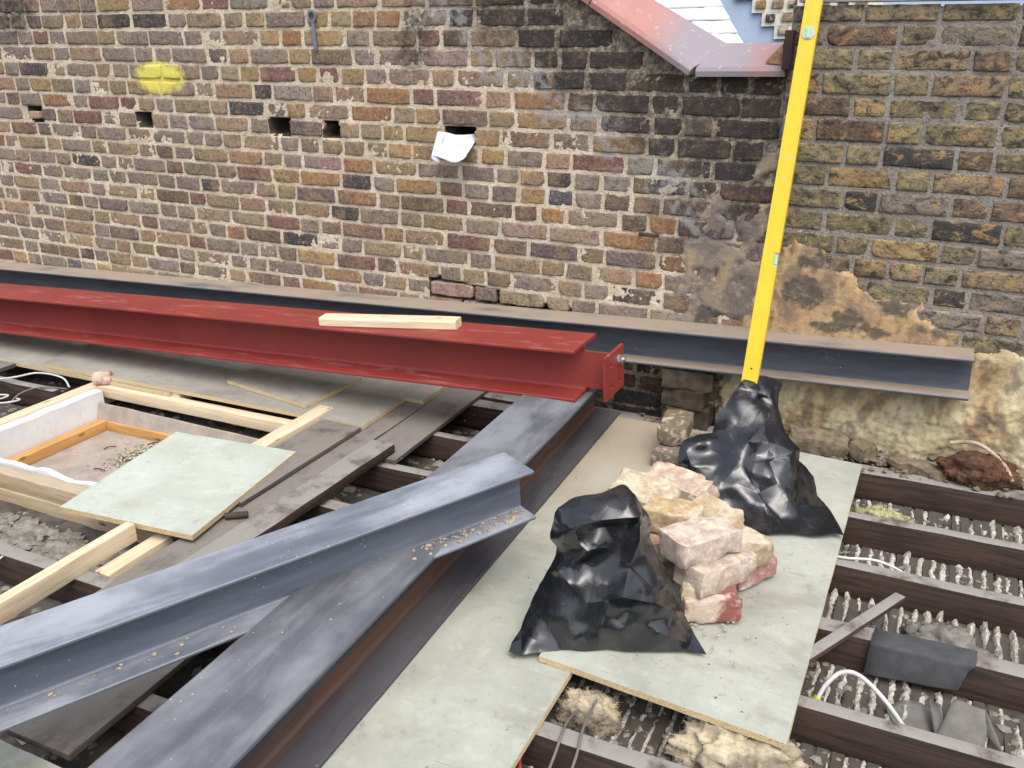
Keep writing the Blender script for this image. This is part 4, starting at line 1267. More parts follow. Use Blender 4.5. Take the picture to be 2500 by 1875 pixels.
o = tube('nail', [(-2.562, .02, 1.690), (-2.562, -.030, 1.6905)], .0028, 8, MAT['iron'])
tag(o, 'rusty nail in the brick wall holding the spanner', 'nail')
o = tube('iron_eye', [(-1.055, .01, .842), (-1.06, -.02, .846), (-1.045, -.042, .850), (-1.015, -.045, .850), (-.996, -.025, .846), (-.998, .012, .842)], .007, 8, MAT['iron'])
tag(o, 'rusty iron eye sticking out of the brick wall', 'iron ring')

def paper():
    t = NT('printed paper'); u = t.coord('UV'); x, y, _ = t.xyz(u)
    c = (.50, .53, .63)
    bx = t.math('MULTIPLY', t.math('MULTIPLY', t.rng(x, .58, .60), t.rng(x, .86, .84)), t.math('MULTIPLY', t.rng(y, .40, .43), t.rng(y, .68, .65)))
    ln = t.math('MULTIPLY', t.rng(t.math('SINE', t.math('MULTIPLY', y, 90.0)), .3, .6), t.math('MULTIPLY', t.rng(x, .2, .23), t.rng(x, .9, .86)))
    ln = t.math('MULTIPLY', ln, t.rng(y, .82, .86))
    col = t.mix(t.math('MULTIPLY', bx, .35), c, (.35, .37, .45)); col = t.mix(t.math('MULTIPLY', ln, .25), col, (.35, .37, .45))
    m = t.done(col, .85, None, spec=.2)
    bm = bmesh.new(); uvl = bm.loops.layers.uv.new('uv'); nu, nv = 22, 12
    W_ = {}
    top = [(-1.800, .06, 1.196), (-1.860, -.015, 1.204), (-1.925, -.045, 1.208), (-1.960, -.060, 1.196), (-1.972, -.052, 1.168), (-1.955, -.035, 1.152)]
    for i in range(nu + 1):
        s = i / nu
        for j in range(nv + 1):
            t_ = j / nv
            # right edge at the hole, left side curling into a roll
            x = -1.795 - s * .150
            roll = max(0.0, (s - .50) / .5)
            ang = roll * 3.6
            R0 = .026
            xr = x if roll == 0 else (-1.795 - .075 - R0 * math.sin(ang) * 1.6 - roll * .055)
            z = 1.203 - t_ * (.085 - .012 * s) - .022 * t_ * math.sin(s * 5) * (1 - s) - .02 * s * t_
            y = -.020 - .075 * t_ * (1 - .5 * s) - .035 * math.sin(s * 3.0) * (0.4 + .6 * t_)
            if roll > 0:
                y += -R0 * (1 - math.cos(ang)) + .010 * roll
                z += .014 * math.sin(ang) - .014 * roll * t_
            if s < .25: y += (.25 - s) * .30 * (1 - t_)
            W_[i, j] = (bm.verts.new((xr, y, z)), s, t_)
    for i in range(nu):
        for j in range(nv):
            q = [W_[i, j], W_[i + 1, j], W_[i + 1, j + 1], W_[i, j + 1]]
            f = bm.faces.new([v[0] for v in q])
            for l, v in zip(f.loops, q): l[uvl].uv = (1 - v[1], 1 - v[2])
    o = link('paper_sheet', bm_mesh(bm, 'paper_sheet', True), m)
    so = o.modifiers.new('thickness', 'SOLIDIFY'); so.thickness = .0006
    tag(o, 'folded white printed paper stuffed into a hole in the brick wall', 'paper')
paper()
o = loose_brick('brick_chip', 'small pale brick chip sitting in the leftmost wall hole', (-4.455, .004, 1.236), (.075, .05, .035), 4, (.40, .28, .20), 71, cat='brick chip')

# ------------------------------------------------------------------ black rubble sacks
def plastic_mat():
    t = NT('black polythene'); O = t.coord('Object')
    wp_ = t.noise(O, 7, 2, .5)
    def facets(scale, k, rot):
        V = t.mapping(O, (1, 1, .62), rot=rot)
        v = t.n('TexVoronoi', feature='F1'); t.L(V, v.inputs['Vector']); v.inputs['Scale'].default_value = scale
        a = t.n('VectorMath', operation='SUBTRACT'); t.L(V, a.inputs[0]); t.L(v.outputs['Position'], a.inputs[1])
        b = t.n('VectorMath', operation='SUBTRACT'); t.L(v.outputs['Color'], b.inputs[0]); b.inputs[1].default_value = (.5, .5, .5)
        d = t.n('VectorMath', operation='DOT_PRODUCT'); t.L(a.outputs[0], d.inputs[0]); t.L(b.outputs[0], d.inputs[1])
        return t.math('MULTIPLY', d.outputs['Value'], k)
    n = t.noise(O, 70, 4, .6); d = t.noise(O, 11, 5, .65)
    z = t.xyz(t.coord('World'))[2]
    dm = t.math('MULTIPLY', t.rng(d, .52, .72), .10)
    c = t.mix(dm, (.0085, .0095, .0125), (.20, .19, .18))
    sp = t.math('MULTIPLY', t.rng(t.vor(O, 50), .09, .04), t.rng(t.noise(O, 8, 2), .54, .62))
    c = t.mix(t.math('MULTIPLY', sp, .5), c, (.4, .38, .34))
    h = t.math('ADD', facets(5.2, .6, (.4, .3, .5)), t.math('ADD', facets(12, .55, (.1, .6, .2)), t.math('MULTIPLY', n, .0007)))
    return t.done(c, t.rng(d, .3, .7, .17, .30), h, .62, 1.0, spec=.8)
MAT['plastic'] = plastic_mat()
RH = Vector((.90056, .43473, 0)); WH = Vector((-.43473, .90056, 0))
# sack films: hand set crease points (across, depth, height), triangulated and folded
from mathutils import geometry
FRONT_OUT = [(-0.237, -0.008, 0.149), (-0.208, -0.02, 0.148), (-0.166, -0.013, 0.148), (-0.105, -0.003, 0.149), (-0.051, -0.009, 0.149), (0.007, -0.004, 0.149), (0.054, -0.012, 0.149), (0.102, -0.013, 0.149), (0.149, -0.013, 0.149), (0.197, -0.014, 0.149), (0.247, -0.028, 0.149), (0.227, 0.03, 0.166), (0.21, 0.07, 0.191), (0.2, 0.09, 0.205), (0.184, 0.1, 0.233), (0.179, 0.1, 0.264), (0.157, 0.1, 0.318), (0.135, 0.1, 0.36), (0.116, 0.1, 0.404), (0.119, 0.1, 0.437), (0.111, 0.1, 0.466), (0.091, 0.1, 0.496), (0.075, 0.1, 0.524), (0.058, 0.1, 0.546), (0.025, 0.105, 0.532), (-0.023, 0.105, 0.521), (-0.06, 0.105, 0.509), (-0.092, 0.105, 0.499), (-0.111, 0.1, 0.491), (-0.119, 0.1, 0.477), (-0.125, 0.1, 0.448), (-0.131, 0.1, 0.423), (-0.131, 0.1, 0.403), (-0.115, 0.1, 0.378), (-0.122, 0.1, 0.337), (-0.14, 0.1, 0.307), (-0.148, 0.1, 0.288), (-0.159, 0.1, 0.269), (-0.176, 0.1, 0.231), (-0.186, 0.09, 0.207), (-0.197, 0.08, 0.19), (-0.207, 0.06, 0.166), (-0.23, 0.02, 0.155)]
FRONT_IN = [(0.037, -0.022, 0.313), (-0.047, -0.014, 0.293), (-0.113, 0.045, 0.348), (-0.069, 0.032, 0.31), (0.082, 0.036, 0.432), (0.082, 0.04, 0.473), (0.028, 0.07, 0.391), (-0.023, 0.06, 0.331), (0.13, 0.055, 0.329), (0.106, 0.022, 0.314), (0.15, 0.05, 0.294), (0.124, 0.004, 0.276), (0.178, 0.03, 0.232), (0.052, 0.006, 0.264), (0.099, -0.008, 0.227), (0.139, -0.022, 0.204), (0.202, -0.012, 0.173), (-0.141, 0.055, 0.25), (-0.152, 0.035, 0.226), (-0.105, 0.002, 0.241), (-0.028, -0.016, 0.234), (0.035, -0.026, 0.211), (-0.178, 0.005, 0.183), (-0.075, -0.026, 0.197), (0.13, -0.026, 0.179), (-0.125, 0.06, 0.292), (-0.078, 0.02, 0.481), (-0.019, 0.008, 0.506), (0.03, 0.006, 0.512), (0.076, 0.012, 0.511), (-0.064, 0.062, 0.439), (-0.005, 0.07, 0.451), (0.054, 0.068, 0.457), (-0.062, 0.038, 0.424), (-0.044, 0.026, 0.412), (-0.022, 0.03, 0.418), (-0.082, 0.04, 0.364), (-0.051, 0.07, 0.359), (-0.027, 0.062, 0.375), (-0.107, 0.05, 0.466), (-0.113, 0.055, 0.429), (-0.093, 0.07, 0.389), (-0.07, 0.05, 0.508), (-0.004, 0.04, 0.53), (0.053, 0.035, 0.542), (-0.042, 0.062, 0.511), (0.029, 0.058, 0.533), (0.006, 0.03, 0.314), (0.056, 0.03, 0.357), (0.099, 0.052, 0.372), (-0.095, 0.034, 0.327), (-0.01, -0.012, 0.296)]
FRONT_CREASE = [[5, 4, 48, 0], [2, 50, 1, 51, 0], [0, 9, 10], [0, 11, 12], [13, 14, 15, 16], [26, 27, 28, 29], [30, 31, 32], [26, 33, 34, 35], [35, 38, 36]]
TALL_OUT = [(-0.164, -0.199, 0.149), (-0.128, -0.22, 0.149), (-0.094, -0.223, 0.149), (-0.054, -0.209, 0.149), (-0.014, -0.194, 0.149), (0.022, -0.191, 0.149), (0.057, -0.194, 0.149), (0.099, -0.205, 0.149), (0.134, -0.207, 0.149), (0.173, -0.197, 0.149), (0.2, -0.211, 0.149), (0.205, -0.144, 0.149), (0.209, -0.051, 0.149), (0.206, -0.002, 0.149), (0.197, 0.033, 0.154), (0.195, 0.046, 0.172), (0.19, 0.068, 0.204), (0.167, 0.088, 0.233), (0.147, 0.099, 0.249), (0.153, 0.122, 0.282), (0.138, 0.132, 0.296), (0.127, 0.139, 0.306), (0.11, 0.157, 0.331), (0.099, 0.183, 0.369), (0.093, 0.209, 0.406), (0.101, 0.233, 0.44), (0.115, 0.25, 0.465), (0.08, 0.262, 0.482), (0.056, 0.267, 0.489), (0.026, 0.269, 0.491), (0.001, 0.268, 0.491), (-0.015, 0.26, 0.479), (-0.042, 0.243, 0.454), (-0.076, 0.216, 0.416), (-0.11, 0.196, 0.388), (-0.12, 0.176, 0.359), (-0.135, 0.156, 0.33), (-0.182, 0.153, 0.325), (-0.233, 0.142, 0.31), (-0.247, 0.125, 0.286), (-0.255, 0.102, 0.254), (-0.249, 0.083, 0.225), (-0.219, 0.052, 0.21), (-0.204, -0.004, 0.188), (-0.186, -0.062, 0.161), (-0.173, -0.135, 0.149)]
TALL_IN = [(-0.096, 0.13, 0.357), (-0.079, 0.083, 0.319), (-0.066, 0.026, 0.28), (-0.047, -0.007, 0.24), (-0.028, -0.041, 0.213), (-0.0, -0.083, 0.175), (0.025, -0.135, 0.149), (-0.035, 0.066, 0.337), (0.02, 0.119, 0.37), (0.077, 0.177, 0.403), (0.029, 0.119, 0.349), (0.049, 0.093, 0.318), (0.128, 0.094, 0.284), (-0.002, 0.074, 0.285), (0.016, 0.044, 0.262), (0.05, -0.018, 0.224), (0.067, -0.067, 0.197), (0.008, -0.068, 0.174), (0.039, -0.099, 0.151), (-0.031, 0.02, 0.243), (0.123, 0.038, 0.226), (0.111, -0.03, 0.165), (0.158, 0.068, 0.221), (0.158, 0.025, 0.178), (0.145, -0.059, 0.149), (0.096, -0.095, 0.149), (0.14, -0.134, 0.149), (0.172, -0.161, 0.149), (0.185, -0.079, 0.149), (0.04, -0.176, 0.149), (-0.217, 0.054, 0.255), (-0.135, 0.051, 0.258), (-0.146, -0.011, 0.212), (-0.18, 0.04, 0.235), (-0.23, 0.1, 0.292), (-0.144, 0.121, 0.316), (-0.156, 0.107, 0.277), (-0.187, 0.102, 0.317), (-0.113, 0.096, 0.287), (-0.103, 0.002, 0.253), (-0.093, -0.009, 0.216), (-0.121, -0.053, 0.202), (-0.098, -0.089, 0.158), (-0.07, -0.128, 0.149), (-0.139, -0.08, 0.164), (-0.043, -0.147, 0.149), (-0.019, 0.23, 0.472), (-0.051, 0.199, 0.434), (0.02, 0.21, 0.45), (0.035, 0.214, 0.429), (0.063, 0.201, 0.437), (0.0, 0.16, 0.407), (-0.043, 0.153, 0.383), (-0.073, 0.175, 0.385), (0.076, 0.222, 0.46), (-0.052, 0.128, 0.347), (0.082, 0.037, 0.259), (0.052, 0.072, 0.274), (0.081, 0.104, 0.313), (-0.035, -0.056, 0.171), (0.028, 0.007, 0.232)]
TALL_CREASE = [[0, 1, 2, 3, 4, 5, 6], [9, 8, 7], [7, 11, 12], [7, 13, 14], [14, 15, 16], [16, 18, 6], [16, 17], [12, 20, 21], [16, 21], [2, 31, 30], [2, 39, 32], [30, 34], [48, 49, 50], [19, 60, 15], [14, 19]]

def sack(name, label, O, OUT, IN, CR, mid, wback, seed):
    O = Vector(O)
    def build(pts_in, crease, bm, ring, flip):
        n = len(OUT)
        par = [Vector((q[0], q[2] + .40 * q[1])) for q in OUT] + [Vector((p[0], p[1])) for p, _ in pts_in]
        co3 = [None] * n + [q for _, q in pts_in]
        ed = [(n + a, n + b) for l in crease for a, b in zip(l, l[1:])]
        vs, es, fs, ov, oe, of = geometry.delaunay_2d_cdt(par, ed, [list(range(n))], 1, 1e-5)
        bv = []
        for k, v in enumerate(vs):
            src = ov[k][0] if ov[k] else None
            if src is not None and src < n: bv.append(ring[src])
            elif src is not None: bv.append(bm.verts.new(co3[src]))
            else: bv.append(bm.verts.new((v[0], mid(v[1]), v[1])))
        for f in fs:
            g = [bv[k] for k in f]
            if len(set(g)) == 3:
                try: bm.faces.new(g if not flip else g[::-1])
                except ValueError: pass
    bm = bmesh.new()
    ring = [bm.verts.new(q) for q in OUT]
    front = [((q[0], q[2] + .40 * q[1]), q) for q in IN]
    build(front, CR, bm, ring, False)
    # back and underside: a rough mirror of the front
    rr = random.Random(seed); back = []
    for q in IN[::2]:
        m = mid(q[2]); w = max(m + .4 * (m - q[1]) + rr.uniform(-.01, .015), m + .03)
        z = q[2]
        par = (q[0], q[2] + .40 * q[1])
        if z < .24: z, w = max(.1485, z - .07), min(w + .05, wback)
        back.append((par, (q[0], min(w, wback), z)))
    build(back, [], bm, ring, True)
    bmesh.ops.recalc_face_normals(bm, faces=bm.faces[:])
    rimset = set((frozenset((ring[k], ring[(k + 1) % len(ring)])) for k in range(len(ring))))
    rim_co = [(a.co.copy(), b.co.copy()) for a, b in [tuple(f) for f in rimset]]
    bmesh.ops.subdivide_edges(bm, edges=bm.edges[:], cuts=5, use_grid_fill=True)
    rim_co += [(Vector(IN[a]), Vector(IN[b])) for l in CR for a, b in zip(l, l[1:])]
    def on_rim(p):
        for a, b in rim_co:
            ab = b - a; t = max(0, min(1, (p - a).dot(ab) / max(1e-9, ab.length_squared)))
            if (p - a - ab * t).length_squared < 1e-8: return True
        return False
    free = [v for v in bm.verts if not on_rim(v.co)]
    for _ in range(7): bmesh.ops.smooth_vert(bm, verts=free, factor=.5, use_axis_x=True, use_axis_y=True, use_axis_z=True)
    bm.normal_update()
    for v in bm.verts:
        p = v.co
        r1 = abs(nz(p.x * 10 + p.z * 6, p.y * 7, p.z * 16 - p.x * 8, 1.0))
        v.co = p + v.normal * (-.0016 * (1 - min(1, r1 * 8)))
        if v.co.z < .1485: v.co.z = .1485
        q = v.co.copy(); v.co = RH * q.x + WH * q.y + Vector((0, 0, q.z))
    o = link(name, bm_mesh(bm, name, True, R(42)), MAT['plastic'], None, O)
    return tag(o, label, 'rubble sack', 'black rubble sacks')
S1 = (-.600, -1.630, 0)
S2 = (-.400, -.720, 0)
sack('rubble_sack', 'black plastic rubble sack with folded over top beside the pile of bricks, nearest the camera', S1, FRONT_OUT, FRONT_IN, FRONT_CREASE, lambda z: .10, .235, 3)
sack('rubble_sack', 'tall black plastic rubble sack wrapped round the foot of the yellow spirit level', S2, TALL_OUT, TALL_IN, TALL_CREASE, lambda z: .03 + .7 * (z - .15), .30, 8)
# end of sack films
# ------------------------------------------------------------------ broken bricks between the sacks
GP = 'broken bricks piled between the sacks'
B0 = .1475
pile = [
 ('red brick lump at the foot of the pile nearest the camera', (-.405, -1.375, B0 + .034), (.15, .09, .068), 28, (.24, .085, .07), 0, 0),
 ('red brick lying under the small yellow grey one at the right of the pile', (-.355, -1.165, B0 + .033), (.16, .095, .066), 62, (.36, .20, .17), 0, 0),
 ('pinkish mortar crusted brick in the middle layer facing right', (-.405, -1.315, B0 + .103), (.205, .105, .070), 58, (.45, .36, .29), 0, 2),
 ('big pink brick with white mortar crust on top of the pile', (-.452, -1.318, B0 + .174), (.185, .115, .072), 52, (.50, .405, .335), 0, -2),
 ('grey yellow brick leaning at the right end of the pile', (-.362, -1.175, B0 + .100), (.135, .095, .068), -28, (.36, .29, .185), 4, 0),
 ('red sided brick with tan top beneath the yellow brick', (-.555, -1.245, B0 + .102), (.19, .105, .068), 35, (.36, .23, .16), 0, 0),
 ('plain brick hidden low in the middle of the pile', (-.53, -1.20, B0 + .034), (.21, .105, .066), 30, (.30, .20, .14), 0, 0),
 ('bright yellow stock brick on top of the pile', (-.553, -1.230, B0 + .174), (.155, .10, .072), -2, (.44, .335, .185), 0, 0),
 ('cream brick tipped up behind the pink topped brick', (-.468, -1.075, B0 + .112), (.16, .10, .068), -35, (.48, .385, .255), 32, 0),
 ('cream rounded brick behind the folded sack top', (-.700, -1.015, B0 + .105), (.20, .115, .075), -12, (.47, .385, .27), 20, 0),
 ('grey and black brick lying behind the yellow brick', (-.592, -1.010, B0 + .085), (.20, .10, .066), -18, (.17, .15, .12), 0, 0),
 ('lower brick under the grey and black one', (-.60, -1.02, B0 + .026), (.21, .105, .052), -14, (.30, .24, .18), 0, 0),
 ('brick low under the cream rounded one behind the folded sack', (-.695, -1.02, B0 + .033), (.21, .105, .066), -20, (.34, .25, .17), 0, 0),
 ('brick low under the pale pink one at the back of the pile', (-.615, -.90, B0 + .026), (.20, .10, .052), -16, (.32, .23, .18), 0, 0),
 ('pale pink brick at the back of the pile against the tall sack', (-.625, -.890, B0 + .092), (.225, .105, .068), -22, (.49, .37, .285), 22, 0),
]
for i, (lab, pos, size, ang, col, tx, ty) in enumerate(pile):
    loose_brick('loose_brick', lab, pos, size, ang, col, 100 + i, None, GP, (tx, ty))
loose_brick('mortar_lump', 'small round cream mortar lump at the front of the brick pile', (-.448, -1.398, B0 + .065), (.062, .055, .055), 20, (.50, .43, .30), 131, cat='mortar lump', bev=.022, amp=.006)
loose_brick('loose_brick', 'dirty brown brick lying by the wall on the chipboard end, upper of its two', (-.770, -.415, .1285 + .098), (.215, .105, .066), 96, (.17, .135, .085), 140, None, 'two dirty bricks by the wall', (0, 3))
loose_brick('loose_brick', 'grey dirty brick by the wall, lower of its two and half under the black sack', (-.755, -.470, .1285 + .033), (.215, .105, .066), 88, (.19, .16, .125), 141, None, 'two dirty bricks by the wall')
loose_brick('brick_chip', 'pink brick chip balanced on the corner of the hatch timber', (-3.385, -.735, .1125 + .030), (.085, .06, .060), 30, (.44, .24, .20), 150, cat='brick chip', bev=.016, amp=.007)
def pos_crumb(rr): return -.385 + rr.gauss(0, .075), -1.40 + rr.gauss(0, .065), B0 + .001
lumps('brick_crumbs', 190, pos_crumb, .0012, .0065, MAT['crumb'], .7, seed=21)
def pos_boardcrumb(rr):
    if rr.random() < .5: return rr.uniform(-.72, -.16), rr.uniform(-1.72, -.9), .148 - .0175 * 0 - (0 if False else .0)
    return rr.uniform(-1.04, -.67), rr.uniform(-2.3, -.25), .1288
def pos_bc(rr):
    q = pos_boardcrumb(rr)
    if q[2] > .14: return q[0], q[1], .1475 - .0175 * (q[0] + .737) / .6
    return q
lumps('board_crumbs', 170, pos_bc, .0010, .0042, MAT['rubble'], .7, seed=22)
# crumbs on the lower flange of the diagonal beam
du = (Vector((-.9325, -1.4065, 0)) - Vector((-2.4415, -3.9985, 0))).normalized(); dn_ = Vector((du.y, -du.x, 0))
def pos_fl(rr):
    s = abs(rr.gauss(0, .22)) if rr.random() < .65 else rr.uniform(0, 1.3)
    q = Vector((-.9325, -1.4065, 0)) - du * (s + .01) + dn_ * rr.uniform(.010, .060)
    return q.x, q.y, ZF + .0112 - s * .04
lumps('flange_crumbs', 210, pos_fl, .0018, .009, MAT['crumb'], .75, seed=23)
def pos_j1(rr): return rr.uniform(-1.0, .75), -.17 + rr.gauss(0, .05), .110 + .01 * rr.random()
lumps('wall_foot_debris', 520, pos_j1, .004, .022, plain('brown grey debris', (.20, .155, .105), .95, .5, 30, .7, .1), .6, seed=24)
def pos_fb(rr):
    y = rr.uniform(-2.9, -.3); xc = -1.105 - (y + 3.05) * .0288
    return xc + rr.uniform(-.11, .11), y, ZF + .0008
lumps('beam_grit', 90, pos_fb, .001, .0035, MAT['crumb'], .6, seed=25)

# lumps of rendered rubble at the wall's foot
for i, (x, y, z, L, W, H, a) in enumerate(((-.30, -.16, .145, .22, .10, .085, 8), (-.14, -.15, .14, .09, .08, .06, 40), (-.47, -.17, .14, .12, .09, .06, -20), (.05, -.19, .125, .20, .07, .04, -12))):
    loose_brick('rubble_lump', ('long lump of fallen tan render behind the tall sack', 'round lump of render right of the long one at the wall foot', 'lump of render half hidden behind the spirit level', 'flat scrap of render on the debris by the rendered wall')[i],
                (x, y, z), (L, W, H), a, (.27, .20, .12), 160 + i, MAT['debris'], 'fallen render along the wall foot', (10, 6), 'render lump', .02, .014)

# ------------------------------------------------------------------ cables, sticks, wool and felt
def cable(label, pts, r=.0035, mat='cable', group=None):
    o = tube('cable', pts, r, 8, MAT[mat]); return tag(o, label, 'cable', group)
cable('white cable lying on the joist at the right edge of the sack board', [(-.20, -.895, .118), (-.12, -.897, .116), (-.03, -.885, .122), (.05, -.880, .095), (.12, -.87, .03), (.22, -.86, .012)], .0042)
cable('thick white cable arching up between the joists with yellow green tape at its end', [(-.105, -1.475, .055), (-.092, -1.452, .082), (-.062, -1.430, .112), (-.02, -1.430, .115), (.04, -1.455, .085), (.10, -1.50, .045), (.135, -1.525, .02)], .0058)
tag(tube('tape_wrap', [(-.112, -1.482, .044), (-.105, -1.475, .057)], .0098, 10, MAT['tape']), 'scrap of yellow green tape round the white cable arch', 'tape')
cable('grey twin wire running over the dark joist at the bottom, left one', [(-.575, -2.25, .06), (-.585, -2.00, .112), (-.600, -1.89, .1145), (-.612, -1.80, .08), (-.605, -1.70, .04)], .0032, 'cable_g', 'grey wires over the bottom joist')
cable('grey twin wire running over the dark joist at the bottom, right one', [(-.530, -2.25, .06), (-.540, -1.99, .112), (-.560, -1.88, .1145), (-.575, -1.78, .09), (-.580, -1.70, .08)], .0032, 'cable_g', 'grey wires over the bottom joist')
cable('red cable poking out below the long chipboard at the bottom', [(-.640, -2.02, .02), (-.665, -1.985, .060), (-.69, -1.93, .05)], .004, 'cable_r')
W_G = 'tangled white cables left of the hatch'
cable('white cable looping highest over the joist left of the hatch', [(-4.2, -1.12, .10), (-3.95, -.985, .125), (-3.80, -.90, .135), (-3.70, -.83, .150), (-3.58, -.80, .135), (-3.50, -.83, .11)], .0045, group=W_G)
cable('white cable with a tight bend in the tangle left of the hatch', [(-4.1, -1.17, .07), (-3.86, -1.035, .085), (-3.74, -.985, .09), (-3.70, -1.00, .095), (-3.75, -1.02, .08), (-3.90, -1.03, .07)], .0042, group=W_G)
cable('white cable lowest in the tangle left of the hatch', [(-4.0, -1.22, .06), (-3.80, -1.11, .075), (-3.66, -1.04, .085), (-3.62, -1.00, .09), (-3.66, -.985, .085)], .0042, group=W_G)
cable('thin grey cable behind the white cables left of the hatch', [(-3.66, -1.04, .06), (-3.66, -.97, .10), (-3.60, -.90, .12), (-3.48, -.86, .115)], .003, 'cable_g')
cable('pair of pale wires at the left edge below the hatch', [(-2.62, -2.10, .03), (-2.50, -2.00, .06), (-2.44, -1.93, .11)], .0035)
plank('lath_stick', 'broken dusty batten leaning across the joists beside the sack board', 'batten', (-.150, -1.425), (.045, -1.045), .030, .015, .128, MAT['old_wood'], None, 40, .001, .0025, None, 0, .126)

def blob(name, label, cat, pos, size, mat, seed, amp=.35, freq=9, group=None):
    bm = bmesh.new(); bmesh.ops.create_icosphere(bm, subdivisions=5, radius=1.0)
    for v in bm.verts:
        d = v.co.normalized()
        k = 1 + amp * fbm(d.x + seed, d.y, d.z, 1.6, 4) + amp * .25 * fbm(d.x, d.y + seed, d.z, freq, 3) + .07 * fbm(d.x + seed, d.y, d.z, 22, 3)
        v.co = Vector((d.x * size[0] * k, d.y * size[1] * k, max(-.6, d.z) * size[2] * k))
    o = link(name, bm_mesh(bm, name, True), mat, None, pos)
    return tag(o, label, cat, group)
def fuzz(o, n, length, width, mat, seed, name):
    """loose strands standing off a wad: one part of it"""
    rr = random.Random(seed); me0 = o.data; V, F = [], []
    for _ in range(n):
        v = me0.vertices[rr.randrange(len(me0.vertices))]; p, nn = v.co, v.normal
        t1 = Vector((rr.gauss(0, 1), rr.gauss(0, 1), rr.gauss(0, 1))); d = (nn * rr.uniform(.1, 1.0) + t1 * .55).normalized()
        sd = d.cross(t1).normalized() * width; L = length * rr.uniform(.4, 1.4); bend = Vector((rr.gauss(0, .3), rr.gauss(0, .3), -.3)) * L
        k = len(V); q = p - nn * .002
        V += [tuple(q - sd), tuple(q + sd), tuple(q + d * L * .6 + sd * .8), tuple(q + d * L * .6 - sd * .8), tuple(q + d * L + bend)]
        F += [(k, k + 1, k + 2, k + 3), (k + 3, k + 2, k + 4)]
    me = bpy.data.meshes.new(name); me.from_pydata(V, [], F); me.update()
    f = link(name, me, mat, o); f['kind'] = 'stuff'
    return o
blob('wool_wad', 'dirty cream wad of mineral wool under the corner of the sack board', 'insulation', (-.245, -1.735, .040), (.13, .085, .075), MAT['wool'], 3)
blob('wool_wad', 'cream tuft of mineral wool below the overlapping boards beside the grey wires', 'insulation', (-.600, -1.735, .035), (.075, .045, .05), MAT['wool'], 5)
blob('wool_wad', 'pale yellow wad of mineral wool in the bay nearest the wall', 'insulation', (-.035, -.44, .030), (.09, .035, .03), plain('yellow wool', (.44, .43, .24), .98, .4, 30, .9, .05), 8)
blob('fibre_ball', 'brown ball of matted fibre at the wall foot on the right', 'fibre ball', (.235, -.195, .150), (.115, .065, .065), MAT['fibre'], 9, .3, 14)
cable('frayed white sacking strip over the brown fibre ball', [(.14, -.13, .215), (.22, -.15, .235), (.30, -.19, .20), (.34, -.23, .15)], .007, 'wool')
blob('wool_wad', 'grey dusty wad between the lower joists at the bottom right', 'insulation', (-.03, -1.76, .02), (.16, .07, .035), plain('grey wool', (.22, .20, .17), .98, .5, 20, 1, .05), 12)
for o_ in [o_ for o_ in list(COL.objects) if o_.name.startswith(('wool_wad', 'fibre_ball'))]:
    fb_ = o_.name.startswith('fibre')
    fuzz(o_, 2600 if fb_ else 3000, .016 if fb_ else .013, .0006 if fb_ else .0008, o_.data.materials[0], len(o_.name) + int(abs(o_.location.x) * 100), 'loose_fibres' if fb_ else 'loose_wool')
def felt(label, P, seed, th=.003, n=12, curl=0.0):
    """lapped felt strip through rows of (left, right) points"""
    bm = bmesh.new(); A = []
    m = len(P)
    for i in range((m - 1) * n + 1):
        k = min(i // n, m - 2); t = (i - k * n) / n
        def cr(s):
            p = [Vector(P[max(0, min(m - 1, j))][s]) for j in (k - 1, k, k + 1, k + 2)]
            return .5 * ((2 * p[1]) + (p[2] - p[0]) * t + (2 * p[0] - 5 * p[1] + 4 * p[2] - p[3]) * t * t + (3 * p[1] - p[0] - 3 * p[2] + p[3]) * t ** 3)
        a, b = cr(0), cr(1); row = []
        for j in range(7):
            q = a.lerp(b, j / 6); q = q + Vector(noise.noise_vector(q * 18 + Vector((seed, 0, 0)))) * .003
            row.append(bm.verts.new(q))
        A.append(row)
    for r0, r1 in zip(A, A[1:]):
        for j in range(6): bm.faces.new((r0[j], r0[j + 1], r1[j + 1], r1[j]))
    o = link('felt_scrap', bm_mesh(bm, 'felt_scrap', True), MAT['felt_d'] if 'lapped' in label else MAT['felt'])
    so = o.modifiers.new('thickness', 'SOLIDIFY'); so.thickness = th
    return tag(o, label, 'roofing felt', 'scraps of grey felt between the joists')
felt('grey felt lapped down over the dusty joist', [((-.005, -1.215, .114), (.235, -1.205, .114)), ((-.008, -1.272, .1145), (.232, -1.268, .1145)), ((-.012, -1.283, .090), (.215, -1.285, .095)), ((-.015, -1.300, .025), (.20, -1.295, .045))], 1)
felt('curled grey felt strip standing up in the bay at the right', [((.150, -1.50, .030), (.255, -1.515, .020)), ((.175, -1.44, .075), (.262, -1.45, .045)), ((.190, -1.385, .085), (.255, -1.39, .080)), ((.225, -1.365, .060), (.275, -1.395, .045)), ((.262, -1.40, .022), (.300, -1.44, .018))], 2)
felt('flat grey felt scrap beside the curled strip', [((.045, -1.40, .022), (.085, -1.475, .020)), ((.10, -1.37, .040), (.135, -1.45, .024)), ((.145, -1.355, .022), (.165, -1.43, .020))], 3)
felt('grey felt piece curving under the curled strip', [((.135, -1.36, .05), (.16, -1.40, .07)), ((.145, -1.43, .055), (.185, -1.455, .050)), ((.17, -1.50, .022), (.29, -1.52, .018))], 4)
felt('grey felt flap tucked behind the dusty joist on the right', [((.10, -1.155, .020), (.215, -1.13, .022)), ((.12, -1.19, .060), (.235, -1.18, .050)), ((.15, -1.205, .100), (.24, -1.205, .095))], 5)
